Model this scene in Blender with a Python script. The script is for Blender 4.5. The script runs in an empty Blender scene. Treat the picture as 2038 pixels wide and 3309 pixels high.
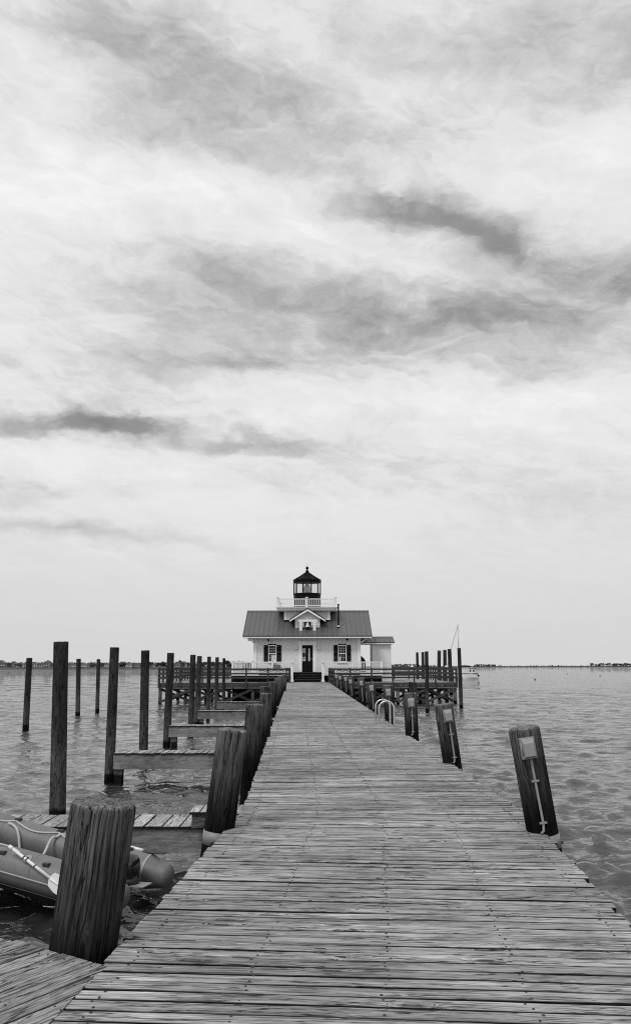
import bpy, math, random
import numpy as np
from mathutils import Vector, Matrix, Euler, noise as mnoise
random.seed(7); np.random.seed(7)
R = math.radians
scene = bpy.context.scene
COL = scene.collection

# ------------------------------------------------------------------ camera
EYE = Vector((0, 0, 2.8)); F = 2763.0; CXS, CYS = 1019.0, 1654.5
PITCH = math.atan((2153.5 - CYS) / F)
MC = Euler((math.pi/2 + PITCH, 0, 0)).to_matrix() @ Matrix.Rotation(R(-0.08), 3, 'Z')
cam = bpy.data.cameras.new('camera'); co = bpy.data.objects.new('camera', cam); COL.objects.link(co)
co.matrix_world = Matrix.Translation(EYE) @ MC.to_4x4()
cam.sensor_fit = 'VERTICAL'; cam.sensor_height = 36; cam.lens = F/3309*36
cam.clip_start = 0.1; cam.clip_end = 20000
scene.camera = co
def ray(sx, sy): return MC @ Vector(((sx-CXS)/F, -(sy-CYS)/F, -1))
def at(sx, sy, Y):            # measured photo point -> world point at depth Y
    d = ray(sx, sy); return EYE + d*(Y/d.y)
def on(sx, sy, z):            # measured photo point -> world point on the level z
    d = ray(sx, sy); return EYE + d*((z-EYE.z)/d.z)

# ------------------------------------------------------------------ materials
class NT:
    def __init__(s, nt): s.nt = nt; s.n = nt.nodes; s.l = nt.links
    def node(s, t, **k):
        n = s.n.new(t)
        for a, v in k.items(): setattr(n, a, v)
        return n
    def put(s, sock, v):
        if isinstance(v, bpy.types.NodeSocket): s.l.new(v, sock)
        elif v is not None: sock.default_value = v
    def math(s, op, a, b=None, c=None, clamp=False):
        n = s.node('ShaderNodeMath', operation=op); n.use_clamp = clamp
        s.put(n.inputs[0], a); s.put(n.inputs[1], b)
        if c is not None: s.put(n.inputs[2], c)
        return n.outputs[0]
    def vmath(s, op, a, b=None):
        n = s.node('ShaderNodeVectorMath', operation=op); s.put(n.inputs[0], a)
        if b is not None: s.put(n.inputs[1], b)
        return n.outputs[1] if op in ('DOT_PRODUCT', 'LENGTH') else n.outputs[0]
    def scale(s, v, f):
        n = s.node('ShaderNodeVectorMath', operation='SCALE'); s.put(n.inputs[0], v); s.put(n.inputs[3], f); return n.outputs[0]
    def noise(s, v, sc, det=4, rough=.55, dist=0.0):
        n = s.node('ShaderNodeTexNoise'); s.put(n.inputs['Vector'], v)
        n.inputs['Scale'].default_value = sc; n.inputs['Detail'].default_value = det
        n.inputs['Roughness'].default_value = rough; n.inputs['Distortion'].default_value = dist
        return n.outputs[0]
    def voro(s, v, sc):
        n = s.node('ShaderNodeTexVoronoi'); s.put(n.inputs['Vector'], v); n.inputs['Scale'].default_value = sc
        return n.outputs['Distance']
    def ramp(s, f, a, b, c=0.0, d=1.0, smooth=True):
        n = s.node('ShaderNodeMapRange', interpolation_type='SMOOTHSTEP' if smooth else 'LINEAR')
        s.put(n.inputs['Value'], f)
        for i, v in zip(('From Min', 'From Max', 'To Min', 'To Max'), (a, b, c, d)): s.put(n.inputs[i], v)
        return n.outputs['Result']
    def xyz(s, v):
        n = s.node('ShaderNodeSeparateXYZ'); s.put(n.inputs[0], v); return n.outputs
    def comb(s, x, y, z):
        n = s.node('ShaderNodeCombineXYZ')
        for i, v in enumerate((x, y, z)): s.put(n.inputs[i], v)
        return n.outputs[0]
    def attr(s, name):
        n = s.node('ShaderNodeAttribute'); n.attribute_name = name; return n
    def bump(s, h, strength, dist):
        n = s.node('ShaderNodeBump'); s.put(n.inputs['Height'], h)
        n.inputs['Strength'].default_value = strength; n.inputs['Distance'].default_value = dist
        return n.outputs[0]
def mat(name):
    m = bpy.data.materials.new(name); m.use_nodes = True
    nt = NT(m.node_tree); b = nt.n['Principled BSDF']
    return m, nt, b
def setc(nt, b, grey):         # grey value socket -> base colour (black and white photograph)
    nt.put(b.inputs['Base Color'], nt.comb(grey, grey, grey))
def G(v): return (v, v, v, 1)

def plain(name, c, rough=.5, var=.15, sc=6.0, spec=.5, metal=0.0, bump=0.0, coat=0.0):
    m, nt, b = mat(name)
    tc = nt.node('ShaderNodeTexCoord').outputs['Object']
    n = nt.noise(tc, sc, 5, .6)
    n2 = nt.noise(tc, sc*7, 3, .6)
    f = nt.math('ADD', nt.math('MULTIPLY', n, .7), nt.math('MULTIPLY', n2, .3))
    setc(nt, b, nt.ramp(f, .25, .75, c*(1-var), c*(1+var), False))
    nt.put(b.inputs['Roughness'], nt.ramp(n2, .2, .8, rough*.85, min(1, rough*1.15), False))
    b.inputs['Specular IOR Level'].default_value = spec; b.inputs['Metallic'].default_value = metal
    if coat: b.inputs['Coat Weight'].default_value = coat
    if bump: nt.put(b.inputs['Normal'], nt.bump(n2, bump, .01))
    return m

def wood(name, lo, hi, grain=60.0, crack=.5, tone=.25, knots=True, bump=.5, fine=1.0, waterline=False, tar_shade=None, stain=0.0, bend=1.0, gap=False, cap=0, fur=.4, long=1.0):
    """weathered timber; attribute guv = (metres along the grain, across, across)"""
    m, nt, b = mat(name)
    g = nt.attr('guv').outputs['Vector']; rn = nt.attr('rnd').outputs['Fac']
    X, Y, Z = nt.xyz(g)[0:3]
    off = nt.math('MULTIPLY', rn, 91.7)
    xo = nt.math('ADD', X, off)
    # gentle grain wander so the streaks are not ruler straight
    wn = nt.noise(nt.comb(nt.math('MULTIPLY', xo, 1.3*fine), nt.math('MULTIPLY', Y, 5), nt.math('MULTIPLY', Z, 5)), 1.0, 3, .5)
    wob = nt.math('MULTIPLY', nt.math('SUBTRACT', wn, .5), .06*bend)
    # knots push the grain round them
    kv = nt.comb(nt.math('MULTIPLY', xo, 1.7), nt.math('ADD', nt.math('MULTIPLY', Y, 9), off), nt.math('MULTIPLY', Z, 7))
    kd = nt.voro(kv, 1.0)
    kpush = nt.ramp(kd, .0, .4, .05 if knots else 0.0, 0.0)
    Yw = nt.math('ADD', nt.math('ADD', Y, wob), kpush)
    Zw = nt.math('ADD', Z, wob)
    def streak(sx, sy, det=4, r=.6, o=0.0):
        return nt.noise(nt.comb(nt.math('ADD', nt.math('MULTIPLY', xo, sx*fine), o), nt.math('MULTIPLY', Yw, sy), nt.math('MULTIPLY', Zw, sy)), 1.0, det, r)
    s1 = streak(3.4*long, grain, 5, .68); s2 = streak(1.1, grain*.3, 3, .5, 7.0); s3 = streak(9.0*long, grain*2.3, 2, .6, 3.0)
    big = nt.noise(nt.comb(nt.math('MULTIPLY', xo, 1.3), nt.math('MULTIPLY', Y, 4.0), Z), 1.0, 4, .65)
    f = nt.math('ADD', nt.math('MULTIPLY', s1, .9-fur), nt.math('ADD', nt.math('MULTIPLY', s2, .1), nt.math('MULTIPLY', s3, fur)))
    c = nt.ramp(f, .39, .59, lo, hi, False)
    pv = nt.ramp(rn, 0.0, 1.0, 1-tone, 1+tone, False)
    c = nt.math('MULTIPLY', c, pv)
    c = nt.math('MULTIPLY', c, nt.ramp(big, .3, .7, .84, 1.12))
    # drying cracks: thin contour lines of a stretched noise, broken up along their length
    ck = nt.math('ABSOLUTE', nt.math('SUBTRACT', streak(1.5, grain*.42, 3, .5, 11.0), .5))
    brk = nt.ramp(streak(1.8, grain*.16, 3, .6, 23.0), .40, .52, 1.0, 0.0)
    cm = nt.ramp(nt.math('ADD', ck, nt.math('MULTIPLY', brk, .12)), .004, .028, .06, 1.0)
    dk = nt.ramp(streak(2.6*long, grain*.85, 4, .65, 31.0), .36, .43, .30, 1.0)
    cm = nt.math('MULTIPLY', cm, dk)
    c = nt.math('MULTIPLY', c, nt.math('ADD', nt.math('MULTIPLY', cm, crack), 1-crack))
    h = nt.math('ADD', nt.math('MULTIPLY', f, .5), nt.math('MULTIPLY', cm, .6*crack))
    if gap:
        c = nt.math('MULTIPLY', c, nt.ramp(Z, -.012, -.0025, .06, 1.0))  # sides and edges coloured dark to deepen the shade between boards
    if knots:
        km = nt.ramp(kd, .08, .2, .3, 1.0)
        c = nt.math('MULTIPLY', c, km)
    if stain:
        pos = nt.node('ShaderNodeNewGeometry').outputs['Position']
        st = nt.noise(pos, .55, 5, .65)
        c = nt.math('MULTIPLY', c, nt.ramp(st, .36, .58, 1-stain, 1.0))
    if waterline:
        pos = nt.node('ShaderNodeNewGeometry').outputs['Position']
        z = nt.xyz(pos)[2]
        z = nt.math('ADD', z, nt.math('MULTIPLY', nt.math('SUBTRACT', nt.noise(pos, 9, 4), .5), .14))
        c = nt.math('MULTIPLY', c, nt.ramp(z, .20, .27, .10, 1.0))
        c = nt.math('MULTIPLY', c, nt.ramp(z, .9, 1.7, 1.9, 1.0))
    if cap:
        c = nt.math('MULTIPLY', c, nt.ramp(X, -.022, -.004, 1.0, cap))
    if tar_shade is not None:
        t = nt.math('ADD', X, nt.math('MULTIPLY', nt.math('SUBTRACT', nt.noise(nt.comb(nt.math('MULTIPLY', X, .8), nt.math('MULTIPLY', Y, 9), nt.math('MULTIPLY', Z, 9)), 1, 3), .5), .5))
        c = nt.math('MULTIPLY', c, nt.ramp(t, tar_shade[0], tar_shade[1], tar_shade[2], 1.0))  # creosote plus the shading near the deck, both put into a colour gradient
    setc(nt, b, c)
    b.inputs['Roughness'].default_value = .85; b.inputs['Specular IOR Level'].default_value = .06
    if bump: nt.put(b.inputs['Normal'], nt.bump(h, bump, .012))
    return m

M = {}
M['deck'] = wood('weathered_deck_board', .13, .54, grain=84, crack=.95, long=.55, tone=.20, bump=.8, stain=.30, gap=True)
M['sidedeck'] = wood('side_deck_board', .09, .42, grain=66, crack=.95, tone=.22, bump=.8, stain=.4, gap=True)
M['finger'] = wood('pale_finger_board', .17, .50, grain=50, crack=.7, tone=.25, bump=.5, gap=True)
M['beam'] = wood('finger_beam_timber', .14, .27, grain=26, crack=.35, tone=.12, bump=.3, knots=False, stain=.4)
M['pile'] = wood('mooring_pile_timber', .022, .18, grain=60, crack=.92, fur=.3, long=.7, tone=.15, bump=1.0, cap=1.9, tar_shade=(-.95, .02, .08), fine=.85, stain=.35)
M['tall'] = wood('tall_pile_timber', .009, .060, grain=34, crack=.6, tone=.2, bump=.7, waterline=True, fine=1.3, stain=.35)
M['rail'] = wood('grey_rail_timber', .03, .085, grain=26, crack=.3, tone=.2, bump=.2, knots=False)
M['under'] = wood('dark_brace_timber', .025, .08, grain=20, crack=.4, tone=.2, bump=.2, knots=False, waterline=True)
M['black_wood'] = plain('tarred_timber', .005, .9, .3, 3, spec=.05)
M['nail'] = plain('rusty_nail', .03, .7, .3, 30)
M['white'] = plain('white_paint', .80, .45, .05, 2)
M['siding'] = plain('white_siding_paint', .69, .5, .06, 1.2)
M['trim'] = plain('white_trim_paint', .84, .45, .04, 2)
M['roof'] = plain('standing_seam_metal', .105, .42, .12, 1.2, metal=.25)
M['roofedge'] = plain('dark_roof_edge', .012, .5, .2, 3, spec=.2)
M['black'] = plain('black_painted_metal', .005, .6, .2, 4, spec=.08)
M['shutter'] = plain('black_shutter_paint', .005, .6, .2, 4, spec=.12)
M['dark'] = plain('dark_interior', .006, .9, .2, 2, spec=.05)
M['lamp'] = plain('pale_lamp_housing', .62, .4, .05, 8)
M['boxm'] = plain('grey_power_box_plastic', .25, .38, .10, 14)
M['conduit'] = plain('grey_conduit_plastic', .27, .45, .18, 25)
M['band'] = plain('galvanised_band', .22, .5, .2, 12, bump=.2)
M['ladder'] = plain('brushed_ladder_metal', .55, .3, .1, 20, metal=.6)
M['tube'] = plain('grey_boat_fabric', .15, .5, .34, 2.6, bump=.12)
M['strake'] = plain('dark_rubbing_strake', .045, .6, .2, 9, spec=.2)
M['patch'] = plain('pale_boat_seam', .34, .5, .15, 12)
M['motor'] = plain('black_motor_cowl', .010, .22, .2, 10, coat=.5)
M['alu'] = plain('dull_aluminium', .42, .4, .15, 12, metal=.5)
M['rope'] = plain('pale_rope', .50, .8, .25, 60, bump=.6)
M['paddle'] = plain('pale_paddle_plastic', .72, .4, .05, 6)
M['hull'] = plain('white_gelcoat', .75, .25, .05, 2)
M['canvas'] = plain('dark_canvas', .035, .8, .3, 4)
M['land'] = plain('shore_ground', .05, .95, .4, .03)
M['marsh'] = plain('marsh_reeds', .03, .95, .4, .02)
M['leaf'] = plain('hazed_shore_foliage', .10, .9, .5, .25)  # foliage lightened in its colour for distance haze
M['farleaf'] = plain('far_foliage', .035, .95, .4, .1)
M['trunk'] = plain('shore_trunk', .05, .9, .3, 1)
M['hazewall'] = plain('hazed_shingle_wall', .26, .8, .35, .12)  # distance haze mixed into the greys of shore walls and roofs
M['hazewall2'] = plain('hazed_pale_wall', .48, .8, .3, .12)
M['hazeroof'] = plain('hazed_shingle_roof', .13, .9, .3, .2)
M['buoy'] = plain('dark_buoy', .04, .5, .2, 5)
M['signface'] = plain('sign_face', .16, .5, .5, 22)

def glassmat(name, base, rough=.05, alpha=None, spec=.8):
    m, nt, b = mat(name)
    b.inputs['Base Color'].default_value = G(base); b.inputs['Roughness'].default_value = rough
    b.inputs['Specular IOR Level'].default_value = spec
    if alpha is not None: b.inputs['Alpha'].default_value = alpha
    return m
M['pane'] = glassmat('window_glass', .01, .08, None, .3)
M['clear'] = glassmat('lantern_glass', .35, .05, .12)
M['lens'] = glassmat('ribbed_lens_glass', .25, .15, .55)
M['bright'] = plain('curtain_and_bright_pane', .62, .3, .08, 6)  # curtains, and door panes whose brightness is painted in

# ------------------------------------------------------------------ mesh builder
class MB:
    def __init__(s): s.v = []; s.f = []; s.g = []; s.r = []; s.sm = []
    def add(s, vs, fs, guv=None, rnd=None, smooth=False):
        b = len(s.v); rnd = random.random() if rnd is None else rnd
        s.v += [tuple(v) for v in vs]; s.f += [tuple(i+b for i in f) for f in fs]
        s.g += [tuple(x) for x in (guv if guv is not None else vs)]; s.r += [rnd]*len(vs); s.sm += [smooth]*len(fs)
        return s
    def box(s, c, size, rot=None, rnd=None, taper=1.0):
        """box centred at c; rot = 3x3 matrix"""
        hx, hy, hz = size[0]/2, size[1]/2, size[2]/2
        L = [(x*hx*(taper if z > 0 else 1), y*hy*(taper if z > 0 else 1), z*hz) for z in (-1, 1) for y in (-1, 1) for x in (-1, 1)]
        order = sorted(range(3), key=lambda i: -size[i])
        g = [tuple(p[i]+c[i]*.37 for i in order) for p in L]
        W = [(rot @ Vector(p) if rot is not None else Vector(p)) + Vector(c) for p in L]
        return s.add(W, [(0, 2, 3, 1), (4, 5, 7, 6), (0, 1, 5, 4), (2, 6, 7, 3), (0, 4, 6, 2), (1, 3, 7, 5)], g, rnd)
    def span(s, x0, x1, y0, y1, z0, z1, **k):
        return s.box(((x0+x1)/2, (y0+y1)/2, (z0+z1)/2), (abs(x1-x0), abs(y1-y0), abs(z1-z0)), **k)
    def beam(s, p, q, w, h, rnd=None, up=Vector((0, 0, 1))):
        """rectangular bar from p to q, w sideways and h along up"""
        p, q = Vector(p), Vector(q); d = (q-p); L = d.length; x = d/L
        y = up.cross(x)
        if y.length < 1e-4: y = Vector((1, 0, 0)).cross(x)
        y.normalize(); z = x.cross(y)
        rot = Matrix((x, y, z)).transposed()
        return s.box((p+q)/2, (L, w, h), rot, rnd)
    def tube(s, pts, rad, n=10, caps=True, smooth=True, rnd=None):
        pts = [Vector(p) for p in pts]; k = len(pts)
        rads = rad if isinstance(rad, (list, tuple)) else [rad]*k
        V, Fc, Gv = [], [], []; along = 0; prev = None
        for i, p in enumerate(pts):
            t = (pts[min(i+1, k-1)] - pts[max(i-1, 0)]).normalized()
            if prev is None:
                a = Vector((0, 0, 1)) if abs(t.z) < .9 else Vector((1, 0, 0)); u = a.cross(t).normalized()
            else: u = (prev - t*prev.dot(t)).normalized()
            prev = u; w = t.cross(u)
            if i: along += (p-pts[i-1]).length
            for j in range(n):
                a = 2*math.pi*j/n; d = u*math.cos(a)+w*math.sin(a)
                V.append(p+d*rads[i]); Gv.append((along, math.cos(a)*rads[i], math.sin(a)*rads[i]))
        for i in range(k-1):
            for j in range(n):
                a, b2 = i*n+j, i*n+(j+1) % n
                Fc.append((a, b2, b2+n, a+n))
        if caps: Fc.append(tuple(range(n-1, -1, -1))); Fc.append(tuple(range((k-1)*n, k*n)))
        return s.add(V, Fc, Gv, rnd, smooth)
    def lathe(s, prof, n=24, c=(0, 0, 0), smooth=True, phase=0.0, rnd=None):
        V, Fc = [], []
        for (r, z) in prof:
            for j in range(n):
                a = 2*math.pi*(j+phase)/n; V.append((c[0]+r*math.cos(a), c[1]+r*math.sin(a), c[2]+z))
        for i in range(len(prof)-1):
            for j in range(n):
                a, b2 = i*n+j, i*n+(j+1) % n; Fc.append((a, b2, b2+n, a+n))
        Fc.append(tuple(range(n-1, -1, -1))); Fc.append(tuple(range((len(prof)-1)*n, len(prof)*n)))
        return s.add(V, Fc, None, rnd, smooth)
    def poly(s, pts, depth, rnd=None):
        """extrude polygon pts (list of Vector) by vector depth"""
        n = len(pts); V = [Vector(p) for p in pts]+[Vector(p)+Vector(depth) for p in pts]
        Fc = [tuple(range(n-1, -1, -1)), tuple(range(n, 2*n))]+[(i, (i+1) % n, n+(i+1) % n, n+i) for i in range(n)]
        return s.add(V, Fc, None, rnd)
    def build(s, name, m, parent=None, origin=None, bevel=0.0, **tags):
        me = bpy.data.meshes.new(name)
        o0 = Vector(origin) if origin is not None else (Vector(parent.location) if parent is not None and not parent.get('_local') else Vector((0, 0, 0)))
        if parent is not None and parent.get('_local'): o0 = Vector((0, 0, 0))
        me.from_pydata([(v[0]-o0.x, v[1]-o0.y, v[2]-o0.z) for v in s.v], [], s.f)
        a = me.attributes.new('guv', 'FLOAT_VECTOR', 'POINT'); a.data.foreach_set('vector', np.array(s.g, dtype=np.float32).ravel())
        a = me.attributes.new('rnd', 'FLOAT', 'POINT'); a.data.foreach_set('value', np.array(s.r, dtype=np.float32))
        me.polygons.foreach_set('use_smooth', s.sm); me.materials.append(m); me.update()
        o = bpy.data.objects.new(name, me); COL.objects.link(o)
        if parent is not None: o.parent = parent
        elif origin is not None: o.location = o0
        if bevel:
            bv = o.modifiers.new('bevel', 'BEVEL'); bv.width = bevel; bv.segments = 2; bv.limit_method = 'ANGLE'
        for k, v in tags.items(): o[k] = v
        return o
def thing(name, label, cat, loc=(0, 0, 0), group=None, local=False, rot=None):
    o = bpy.data.objects.new(name, None); COL.objects.link(o); o.empty_display_size = .2
    o.location = loc; o['label'] = label; o['category'] = cat
    if group: o['group'] = group
    if local: o['_local'] = 1
    if rot is not None: o.rotation_mode = 'QUATERNION'; o.rotation_quaternion = rot
    return o
def tag(o, label, cat, group=None):
    o['label'] = label; o['category'] = cat
    if group: o['group'] = group
    return o
def rotz(a): return Matrix.Rotation(a, 3, 'Z')

# ------------------------------------------------------------------ world and sun
def build_world():
    w = bpy.data.worlds.new('World'); scene.world = w; w.use_nodes = True
    nt = NT(w.node_tree); bg = nt.n['Background']
    STR = .1
    sky = nt.node('ShaderNodeTexSky'); sky.sky_type = 'NISHITA'; sky.sun_disc = False
    sky.sun_elevation = R(52); sky.sun_rotation = R(215); sky.dust_density = 3
    bw = nt.node('ShaderNodeRGBToBW'); nt.l.new(sky.outputs[0], bw.inputs[0])
    D = nt.node('ShaderNodeTexCoord').outputs['Generated']
    # cloud sheet seen in perspective: direction projected on a level high above
    x, y, z = nt.xyz(D)[0:3]
    zz = nt.math('ADD', nt.math('MAXIMUM', z, 0), .10)
    P = nt.comb(nt.math('DIVIDE', x, zz), nt.math('DIVIDE', y, zz), 0.0)
    Pr = nt.node('ShaderNodeMapping'); nt.l.new(P, Pr.inputs[0]); Pr.inputs['Rotation'].default_value = (0, 0, R(-24)); Pr.inputs['Scale'].default_value = (.55, 1.25, 1)
    P2 = Pr.outputs[0]
    n1 = nt.noise(P2, 1.0, 7, .55, .6); n2 = nt.noise(P2, 3.1, 8, .62, .9)
    n3 = nt.noise(nt.vmath('MULTIPLY', P, (1.6, .45, 1)), 2.0, 8, .6, .5)
    # warp for the individual banks
    wv = nt.node('ShaderNodeTexNoise'); nt.put(wv.inputs['Vector'], nt.vmath('MULTIPLY', D, (1, 1, 2.4)))
    wv.inputs['Scale'].default_value = 5.5; wv.inputs['Detail'].default_value = 6; wv.inputs['Roughness'].default_value = .55
    warp = nt.scale(nt.vmath('SUBTRACT', wv.outputs['Color'], (.5, .5, .5)), .080)
    wf = nt.node('ShaderNodeTexNoise'); nt.put(wf.inputs['Vector'], nt.vmath('MULTIPLY', D, (1, 1, 1.8)))
    wf.inputs['Scale'].default_value = 22; wf.inputs['Detail'].default_value = 7; wf.inputs['Roughness'].default_value = .6
    warp = nt.vmath('ADD', warp, nt.scale(nt.vmath('SUBTRACT', wf.outputs['Color'], (.5, .5, .5)), .028))
    DW = nt.vmath('ADD', D, warp)
    tone = nt.math('ADD', .925, nt.math('MULTIPLY', nt.math('SUBTRACT', n1, .5), nt.ramp(z, .05, .3, .05, .17)))
    tone = nt.math('ADD', tone, nt.math('MULTIPLY', nt.math('SUBTRACT', n2, .5), nt.ramp(z, .05, .35, .03, .22)))
    tone = nt.math('ADD', tone, nt.math('MULTIPLY', nt.math('SUBTRACT', n3, .5), nt.ramp(z, .10, .45, .03, .16)))
    tex = nt.noise(nt.vmath('MULTIPLY', DW, (1, 1, 2.6)), 9.0, 7, .6, .4)
    texm = nt.ramp(tex, .30, .70, .40, 1.35, False)
    wsp = nt.noise(nt.vmath('MULTIPLY', DW, (2.2, 1, 5.5)), 11.0, 8, .66, .8)
    wsp2 = nt.noise(nt.vmath('MULTIPLY', nt.vmath('ADD', DW, nt.comb(0.0, 0.0, nt.math('MULTIPLY', nt.xyz(DW)[0], .45))), (1.2, 1, 6.5)), 6.0, 8, .62, .5)
    tone = nt.math('ADD', tone, nt.math('MULTIPLY', nt.math('SUBTRACT', wsp, .5), nt.ramp(z, .05, .3, .04, .20)))
    tone = nt.math('ADD', tone, nt.math('MULTIPLY', nt.math('SUBTRACT', wsp2, .5), nt.ramp(z, .05, .3, .05, .24)))
    # (x, y, half length, half width, angle deg clockwise, tone change): cloud banks by direction, in 1512 px photo units
    blobs = [(620, 250, 430, 85, 18, -.17), (330, 70, 330, 90, 10, -.10), (1010, 512, 170, 30, 6, -.25), (1190, 580, 150, 26, 22, -.20), (1380, 640, 200, 38, 10, -.15),
             (720, 700, 300, 62, 6, -.21), (1020, 770, 300, 50, -8, -.15), (1390, 700, 230, 60, -12, -.17), (1150, 860, 380, 60, -3, -.13),
             (60, 1035, 220, 18, -3, -.18), (300, 1022, 260, 16, 4, -.18), (560, 1050, 300, 22, 6, -.20), (180, 985, 120, 22, -10, -.12), (590, 880, 120, 22, -8, -.16), (330, 890, 140, 34, 5, -.09),
             (80, 1172, 130, 14, 0, -.12), (180, 1258, 280, 16, 5, -.15), (660, 1140, 200, 30, 4, -.09), (1350, 50, 260, 80, -10, -.13),
             (1440, 190, 130, 60, -20, -.10), (1200, 270, 160, 60, -10, -.08), (420, 330, 170, 50, 10, -.10), (330, 760, 260, 70, 8, -.09), (720, 410, 200, 16, 12, -.07),
             (1300, 1120, 420, 120, 2, -.05), (300, 570, 200, 22, 4, -.05),
             (130, 440, 240, 120, 4, .10), (1300, 390, 320, 100, -14, .12), (1000, 215, 240, 40, 20, .07), (830, 590, 220, 42, 8, .10),
             (1250, 965, 420, 60, 0, .10), (120, 690, 230, 90, 8, .08), (700, 960, 300, 40, -3, .08), (300, 1120, 330, 40, 2, .06), (500, 480, 260, 60, 4, .08), (60, 60, 120, 120, 0, .04), (1330, 160, 130, 30, -30, .06), (900, 1210, 400, 30, 0, .03)]
    for (bx, by, hl, hw, ang, wt) in blobs:
        c = ray(bx*1.348, by*1.348).normalized()
        a = math.radians(ang)
        ex = ray(bx*1.348+10*math.cos(a), by*1.348+10*math.sin(a)).normalized()-c; ex.normalize()
        ey = c.cross(ex).normalized()
        k = 1.348/F*c.dot(MC @ Vector((0, 0, -1)))
        sa, sb = hl*k*1.05, hw*k*(1.3 if wt < 0 else 1.15)
        dd = nt.vmath('SUBTRACT', DW, tuple(c))
        u = nt.vmath('DOT_PRODUCT', dd, tuple(ex/sa)); v = nt.vmath('DOT_PRODUCT', dd, tuple(ey/sb))
        q = nt.math('ADD', nt.math('MULTIPLY', u, u), nt.math('MULTIPLY', v, v))
        q = nt.math('ADD', q, nt.math('MULTIPLY', nt.vmath('DOT_PRODUCT', dd, dd), 1.5))
        e = nt.math('EXPONENT', nt.math('MULTIPLY', q, -.8))
        e = nt.math('MULTIPLY', e, texm)
        if wt < 0: wt *= 1.08
        tone = nt.math('MULTIPLY_ADD', e, wt, tone)
    # haze evens the sky out toward the horizon
    hz = nt.ramp(z, .0, .24, 1.0, 0.0)
    tone = nt.math('ADD', nt.math('MULTIPLY', tone, nt.math('SUBTRACT', 1, nt.math('MULTIPLY', hz, .8))), nt.math('MULTIPLY', hz,     .8*.825))
    hi = nt.math('MAXIMUM', nt.math('SUBTRACT', tone, .90), 0.0); lo_ = nt.math('MAXIMUM', nt.math('SUBTRACT', .60, tone), 0.0)
    tone = nt.math('SUBTRACT', tone, nt.math('MULTIPLY', hi, .55)); tone = nt.math('ADD', tone, nt.math('MULTIPLY', lo_, .7))
    tone = nt.math('MINIMUM', tone, .975)
    lin = nt.math('DIVIDE', nt.math('POWER', tone, 2.25), STR)
    mixv = nt.math('ADD', nt.math('MULTIPLY', lin, .96), nt.math('MULTIPLY', nt.math('MINIMUM', bw.outputs[0], 8.0), .04))
    # below the horizon: dull water colour
    mixv = nt.math('MULTIPLY', mixv, nt.ramp(z, -.05, -.001, .3, 1.0))
    nt.put(bg.inputs['Color'], nt.comb(mixv, mixv, mixv)); bg.inputs['Strength'].default_value = STR
    sl = bpy.data.lights.new('sun', 'SUN'); sl.energy = 1.5; sl.angle = R(14); sl.color = (1, 1, 1)
    so = bpy.data.objects.new('sun', sl); COL.objects.link(so)
    az = R(215); el = R(52)   # azimuth clockwise from +Y
    d = Vector((math.sin(az)*math.cos(el), math.cos(az)*math.cos(el), math.sin(el)))
    so.rotation_mode = 'QUATERNION'; so.rotation_quaternion = d.to_track_quat('Z', 'Y')
    cy = scene.cycles; cy.use_denoising = False; cy.filter_width = 1.15; cy.max_bounces = 6; cy.diffuse_bounces = 3; cy.glossy_bounces = 4; cy.transparent_max_bounces = 12; cy.use_adaptive_sampling = True; cy.adaptive_threshold = .008
    scene.view_settings.view_transform = 'Standard'; scene.view_settings.look = 'None'; scene.view_settings.exposure = 0
build_world()

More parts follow.
